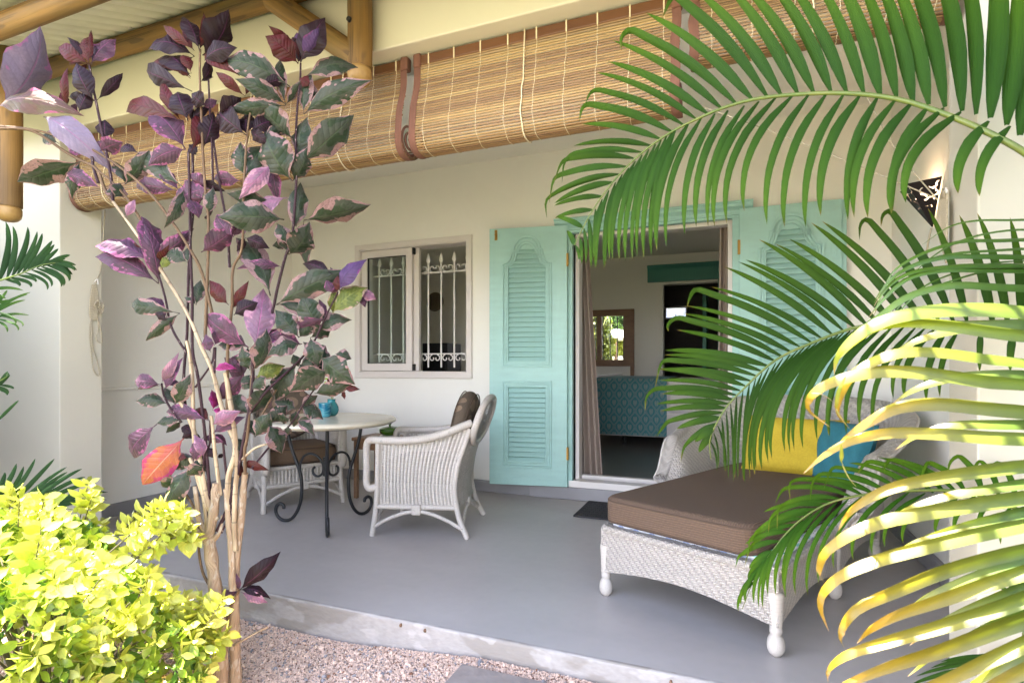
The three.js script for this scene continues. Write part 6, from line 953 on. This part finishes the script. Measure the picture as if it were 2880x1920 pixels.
{
  // at the left edge: fronds of palms against the front wall
  const G = { c0: [0.012, 0.036, 0.008], c1: [0.022, 0.058, 0.010], tip: null };
  const pa = thing('left_palm', 'dark green palm frond reaching in from the left edge before the pillar', 'palm');
  pa.name = numbered('edge_palm');
  const up = zz(0, 600, [[-10, 408, 20, 60], [0, 405, 40, 80], [40, 395, 82, 82], [70, 388, 155, 92], [100, 378, 202, 108], [135, 365, 248, 132], [165, 352, 305, 165], [195, 342, 345, 188], [225, 332, 378, 212], [260, 322, 402, 262], [290, 312, 430, 280], [320, 305, 448, 302], [345, 302, 462, 330], [355, 302, 462, 352]]), dn = zz(0, 600, [[20, 400, 110, 420], [60, 392, 160, 425], [110, 378, 230, 410], [150, 362, 300, 465], [190, 345, 332, 442], [220, 335, 368, 430], [250, 325, 400, 420], [280, 316, 420, 410], [305, 308, 440, 392], [330, 304, 452, 370]]);
  frond(pa, [[-120, 830, 2.3], [0, 788, 2.3], [60, 768, 2.3], [115, 745, 2.32], [165, 738, 2.34]], up, dn, { ...G, w: 0.021, r: [0.005, 0.001] });
  const base = at(-230, 1500, 2.3); obj('trunk', tube([V(base.x, -0.19, base.z), V(base.x, 0.6, base.z), at(-200, 900, 2.3), at(-120, 830, 2.3)], [0.035, 0.008], { k: 10 }), RACHIS, pa);
  const pb = thing('edge_palm', 'light green thin palm leaflets at the left edge, below the dark frond', 'palm');
  frond(pb, [[-160, 920, 2.2], [-60, 880, 2.2], [-10, 860, 2.2]], zz(0, 600, [[-40, 600, 170, 505], [-40, 590, 150, 470], [-30, 560, 40, 480], [-40, 610, 165, 545], [-40, 640, 175, 618], [-40, 560, 60, 520], [-40, 500, 55, 515], [-60, 470, 162, 486]]), zz(0, 600, [[-40, 640, 105, 740], [-40, 620, 120, 685], [-40, 650, 60, 720], [-40, 600, 100, 660]]), { c0: [0.025, 0.07, 0.012], c1: [0.065, 0.13, 0.016], tip: null, w: 0.013, r: [0.005, 0.003] });
  obj('stem', tube([at(-160, 920, 2.2), at(-230, 1100, 2.2), V(at(-230, 1500, 2.2).x, -0.19, at(-230, 1500, 2.2).z)], [0.006, 0.02]), RACHIS, pb);
  const pc = thing('edge_palm', 'dark palm leaflets spread in a fan above the yellow shrub at the lower left', 'palm');
  frond(pc, [[-120, 1500, 2.25], [0, 1430, 2.25], [80, 1420, 2.26], [170, 1425, 2.28], [230, 1440, 2.3]], zz(0, 1200, [[-40, 470, 75, 238], [-60, 470, 30, 250], [10, 480, 130, 250], [30, 475, 215, 215], [60, 480, 310, 208], [90, 485, 398, 228], [120, 488, 432, 258], [150, 490, 485, 280], [180, 492, 540, 320], [210, 495, 590, 350], [240, 500, 612, 405], [280, 505, 655, 412], [300, 512, 640, 440]]), [], { ...G, c0: [0.012, 0.034, 0.010], c1: [0.016, 0.046, 0.012], w: 0.02, r: [0.005, 0.002] });
  obj('stem', tube([at(-120, 1500, 2.25), V(at(-200, 1500, 2.25).x, -0.19, at(-200, 1500, 2.25).z)], [0.006, 0.02]), RACHIS, pc);
  const pd = thing('edge_palm', 'tip of a dark palm frond at the left edge, halfway up the wall', 'palm');
  frond(pd, [[-120, 1140, 2.2], [-40, 1090, 2.2], [0, 1070, 2.2], [18, 1058, 2.2]], zz(0, 600, [[-20, 1050, 65, 985], [-20, 1060, 55, 1000], [0, 1040, 60, 978], [-30, 1070, 40, 990], [-40, 1080, 20, 960], [-30, 1280, 95, 1148]]), zz(0, 600, [[-20, 1060, 40, 1110], [-10, 1050, 55, 1070], [-30, 1070, 20, 1130]]), { ...G, w: 0.014, r: [0.004, 0.001] });
  obj('stem', tube([at(-120, 1140, 2.2), V(at(-180, 1500, 2.2).x, -0.19, at(-180, 1500, 2.2).z)], [0.005, 0.02]), RACHIS, pd);
}
// ---------------------------------------------------------------- the yellow-green shrub in the sun
{
  const q = rng(4242), r = (a, b) => a + (b - a) * q();
  const s = thing('yellow_shrub', 'bushy shrub with bright yellow-green leaves, in the sun at the lower left', 'shrub');
  const mk = (c) => phy({ map: tex(32, 64, (u, v) => { const x = Math.abs(u - 0.5) * 2, vv = ((v * 6 - x) % 1 + 1) % 1; return sc3(mix3(c, [c[0] * 0.75, c[1] * 0.85, c[2]], vv < 0.1 || x < 0.06 ? 0.6 : 0), 0.9 + 0.2 * fbm(u, v, 8, 12, 2, 4)); }), roughness: 0.36, side: THREE.DoubleSide, transmission: 0.3, thickness: 0 });
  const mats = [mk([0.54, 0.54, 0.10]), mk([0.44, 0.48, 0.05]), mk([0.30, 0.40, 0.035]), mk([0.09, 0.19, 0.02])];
  const gs = [0, 1, 2].map((k) => leafGeo(EYE.clone().add(V(0, -1, 0)), EYE.clone().add(V(0, -0.9545, 0)), 0.023, { shape: k === 2 ? 1 : 0, bend: 0.04 + 0.05 * k, fold: 0.2, nv: 6, nu: 2, wave: 0.02 }));
  // brought back to the origin, tip along +y
  gs.forEach((g) => { g.translate(-EYE.x, -EYE.y + 1, -EYE.z); g.computeBoundingBox(); });
  const mounds = [[at(105, 2010, 1.80), 0.42, 0.50, 0.36], [at(285, 1760, 1.90), 0.20, 0.22, 0.2], [at(10, 1670, 2.12), 0.34, 0.32, 0.2], [at(180, 1580, 2.18), 0.20, 0.17, 0.15], [at(440, 1890, 1.86), 0.16, 0.18, 0.15], [at(60, 1860, 1.62), 0.22, 0.28, 0.16], [at(-40, 1990, 1.6), 0.26, 0.34, 0.2]];
  const shoots = [];
  const inside = (p, k) => mounds.some(([c, a, b, d], i) => i !== k && ((p.x - c.x) / a) ** 2 + ((p.y - c.y) / b) ** 2 + ((p.z - c.z) / d) ** 2 < 0.78);
  mounds.forEach(([c, a, b, d], k) => {
    const n = Math.round(1500 * a * b * 2.2 + 500 * d * b);
    for (let i = 0; i < n; i++) {
      const th = r(0, 6.283), cz = r(-0.75, 1), st = Math.sqrt(1 - cz * cz), dir = V(st * Math.cos(th), cz, st * Math.sin(th)), e = r(0.76, 1.02) + 0.24 * (noise(dir.x * 4.5 + 20, dir.y * 4.5 + 20 + dir.z * 3, 99, 99, 8) - 0.45);
      const p = V(c.x + dir.x * a * e, c.y + dir.y * b * e, c.z + dir.z * d * e); if (p.y < -0.1 || inside(p, k)) continue;
      const g = V(dir.x / a, dir.y / b, dir.z / d).normalize().add(V(0, 0.55, 0)).normalize();
      shoots.push([p, g, e]);
    }
  });
  // long shoots towards the right
  for (const [pts] of [[[[300, 1560], [380, 1490], [440, 1440], [470, 1425]]], [[[330, 1600], [420, 1540], [480, 1470], [510, 1450]]], [[[360, 1590], [440, 1530], [510, 1510], [530, 1520]]], [[[500, 1820], [560, 1800], [610, 1795], [636, 1790]]], [[[480, 1800], [530, 1740], [560, 1700]]]]) {
    const t = 1.95, P = pts.map(([x, y]) => at(x, y, t)); obj('twig', tube(P, [0.003, 0.0018], { k: 5 }), M.twig, s);
    const cv = new THREE.CatmullRomCurve3(P); for (let i = 0; i < 9; i++) shoots.push([cv.getPoint(0.25 + 0.75 * i / 8).add(V(r(-0.02, 0.02), r(-0.01, 0.02), r(-0.02, 0.02))), cv.getTangent(0.9).add(V(0, 0.4, 0)).normalize(), 1.1]);
  }
  for (let i = 0; i < 46; i++) { const [c, a, b, d] = mounds[Math.floor(r(0, 6))], th = r(0, 6.28), cz = r(0.1, 0.95), st = Math.sqrt(1 - cz * cz), p = V(c.x + st * Math.cos(th) * a, c.y + cz * b, c.z + st * Math.sin(th) * d), g = V(st * Math.cos(th), cz + 0.7, st * Math.sin(th)).normalize(), e = p.clone().addScaledVector(g, r(0.06, 0.14)); obj('twig', tube([p, e], [0.0022, 0.0014], { k: 5 }), M.twig, s); for (let k = 0; k < 3; k++) shoots.push([p.clone().lerp(e, 0.35 + 0.32 * k), g, 1.1]); }
  const all = [];
  for (const [p, g, e] of shoots) {
    const k = e > 0.98 ? 7 : 5, w0 = r(0, 6.28); let u = g.clone().cross(V(0.3, 0.2, 0.9)).normalize(), w = g.clone().cross(u);
    for (let i = 0; i < k; i++) {
      const a = w0 + i * 2.4, up = lerp(0.15, 0.95, i / k) + r(-0.15, 0.15), d = u.clone().multiplyScalar(Math.cos(a)).addScaledVector(w, Math.sin(a)).addScaledVector(g, up).normalize(); d.y += r(-0.25, 0.1); d.normalize();
      const sz = lerp(1.4, 0.9, i / k) * r(0.75, 1.25), face = g.clone().addScaledVector(d, -g.dot(d)).add(V(r(-0.3, 0.3), r(-0.2, 0.4), r(-0.3, 0.3))); face.addScaledVector(d, -face.dot(d)).normalize();
      const x = d.clone().cross(face).normalize(), m = new THREE.Matrix4().makeBasis(x, d, face).scale(V(sz, sz, sz)).setPosition(p.clone().addScaledVector(g, 0.025 * i / k - 0.012));
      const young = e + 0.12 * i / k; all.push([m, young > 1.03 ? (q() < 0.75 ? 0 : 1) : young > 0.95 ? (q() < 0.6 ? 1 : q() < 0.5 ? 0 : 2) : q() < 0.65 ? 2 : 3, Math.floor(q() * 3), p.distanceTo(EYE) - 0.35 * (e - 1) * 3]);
    }
  }
  all.sort((a, b) => a[3] - b[3]);
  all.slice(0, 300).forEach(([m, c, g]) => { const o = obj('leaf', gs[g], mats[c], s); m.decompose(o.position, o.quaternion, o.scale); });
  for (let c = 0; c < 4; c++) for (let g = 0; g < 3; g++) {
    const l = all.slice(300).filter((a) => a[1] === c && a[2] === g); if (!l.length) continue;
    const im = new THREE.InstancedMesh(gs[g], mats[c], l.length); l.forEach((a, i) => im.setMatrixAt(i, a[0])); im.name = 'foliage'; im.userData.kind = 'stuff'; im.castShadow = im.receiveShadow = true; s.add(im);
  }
  mounds.forEach(([c, a, b, d]) => { for (let i = 0; i < 7; i++) { const e = V(c.x + r(-0.7, 0.7) * a, c.y + b * r(0.2, 0.75), c.z + r(-0.6, 0.6) * d); obj('twig', tube([V(mounds[0][0].x + r(-0.15, 0.15), -0.17, mounds[0][0].z + r(-0.1, 0.1)), V(lerp(mounds[0][0].x, e.x, 0.5), e.y * 0.5, lerp(mounds[0][0].z, e.z, 0.5)), e], [0.007, 0.0025], { k: 6 }), M.twig, s); } });
}
// ---------------------------------------------------------------- hedges added out of view to shade the outer parts of the front wall
{
  const q = rng(99), r = (a, b) => a + (b - a) * q(), leaf = leafGeo(EYE.clone().add(V(0, -1, 0)), EYE.clone().add(V(0, -0.78, 0)), 0.11, { nv: 4, nu: 2, bend: 0.1 }).translate(-EYE.x, -EYE.y + 1, -EYE.z);
  const mat = phy({ color: rgb(0.07, 0.13, 0.025), roughness: 0.5, side: THREE.DoubleSide, transmission: 0.3, thickness: 0 });
  const hedge = (x, z, rx, h, rz, n, label) => {
    const t = thing('added_hedge', label, 'hedge', [x, -0.19, z]), im = new THREE.InstancedMesh(leaf, mat, n), m = new THREE.Matrix4(), e = new THREE.Quaternion();
    for (let i = 0; i < n; i++) { let a; do a = V(r(-1, 1), r(-1, 1), r(-1, 1)); while (Math.abs(a.x) ** 3 + Math.abs(a.y) ** 3 + Math.abs(a.z) ** 3 > 0.75 + 0.5 * noise(a.x * 4 + 20, a.y * 3 + 20 + a.z * 2.3, 99, 99, 6)); e.setFromEuler(new THREE.Euler(r(0, 6.28), r(0, 6.28), r(0, 6.28))); m.compose(V(a.x * rx, h / 2 * (1 + a.y), a.z * rz), e, V(1, 1, 1).multiplyScalar(r(0.5, 1.0))); im.setMatrixAt(i, m); }
    im.name = 'foliage'; im.userData.kind = 'stuff'; im.castShadow = im.receiveShadow = true; t.add(im);
    obj('stem', [-0.6, -0.2, 0.25, 0.65].map((k) => tube([[k * rx, 0, 0], [k * rx * 1.1, h * 0.4, 0.05], [k * rx, h * 0.75, 0]], [0.03, 0.012])), M.bark, t);
  };
  hedge(-5.05, 3.6, 1.9, 2.45, 0.5, 7500, 'leafy hedge added out of view at the left to shade the front wall'); hedge(2.15, 3.15, 1.2, 2.5, 0.5, 7000, 'leafy hedge added out of view at the right to shade the front wall'); hedge(2.5, 5.7, 1.9, 3.1, 0.6, 9000, 'tall leafy hedge added behind the viewer to shade the right front wall');
}
renderer.render(scene, camera);
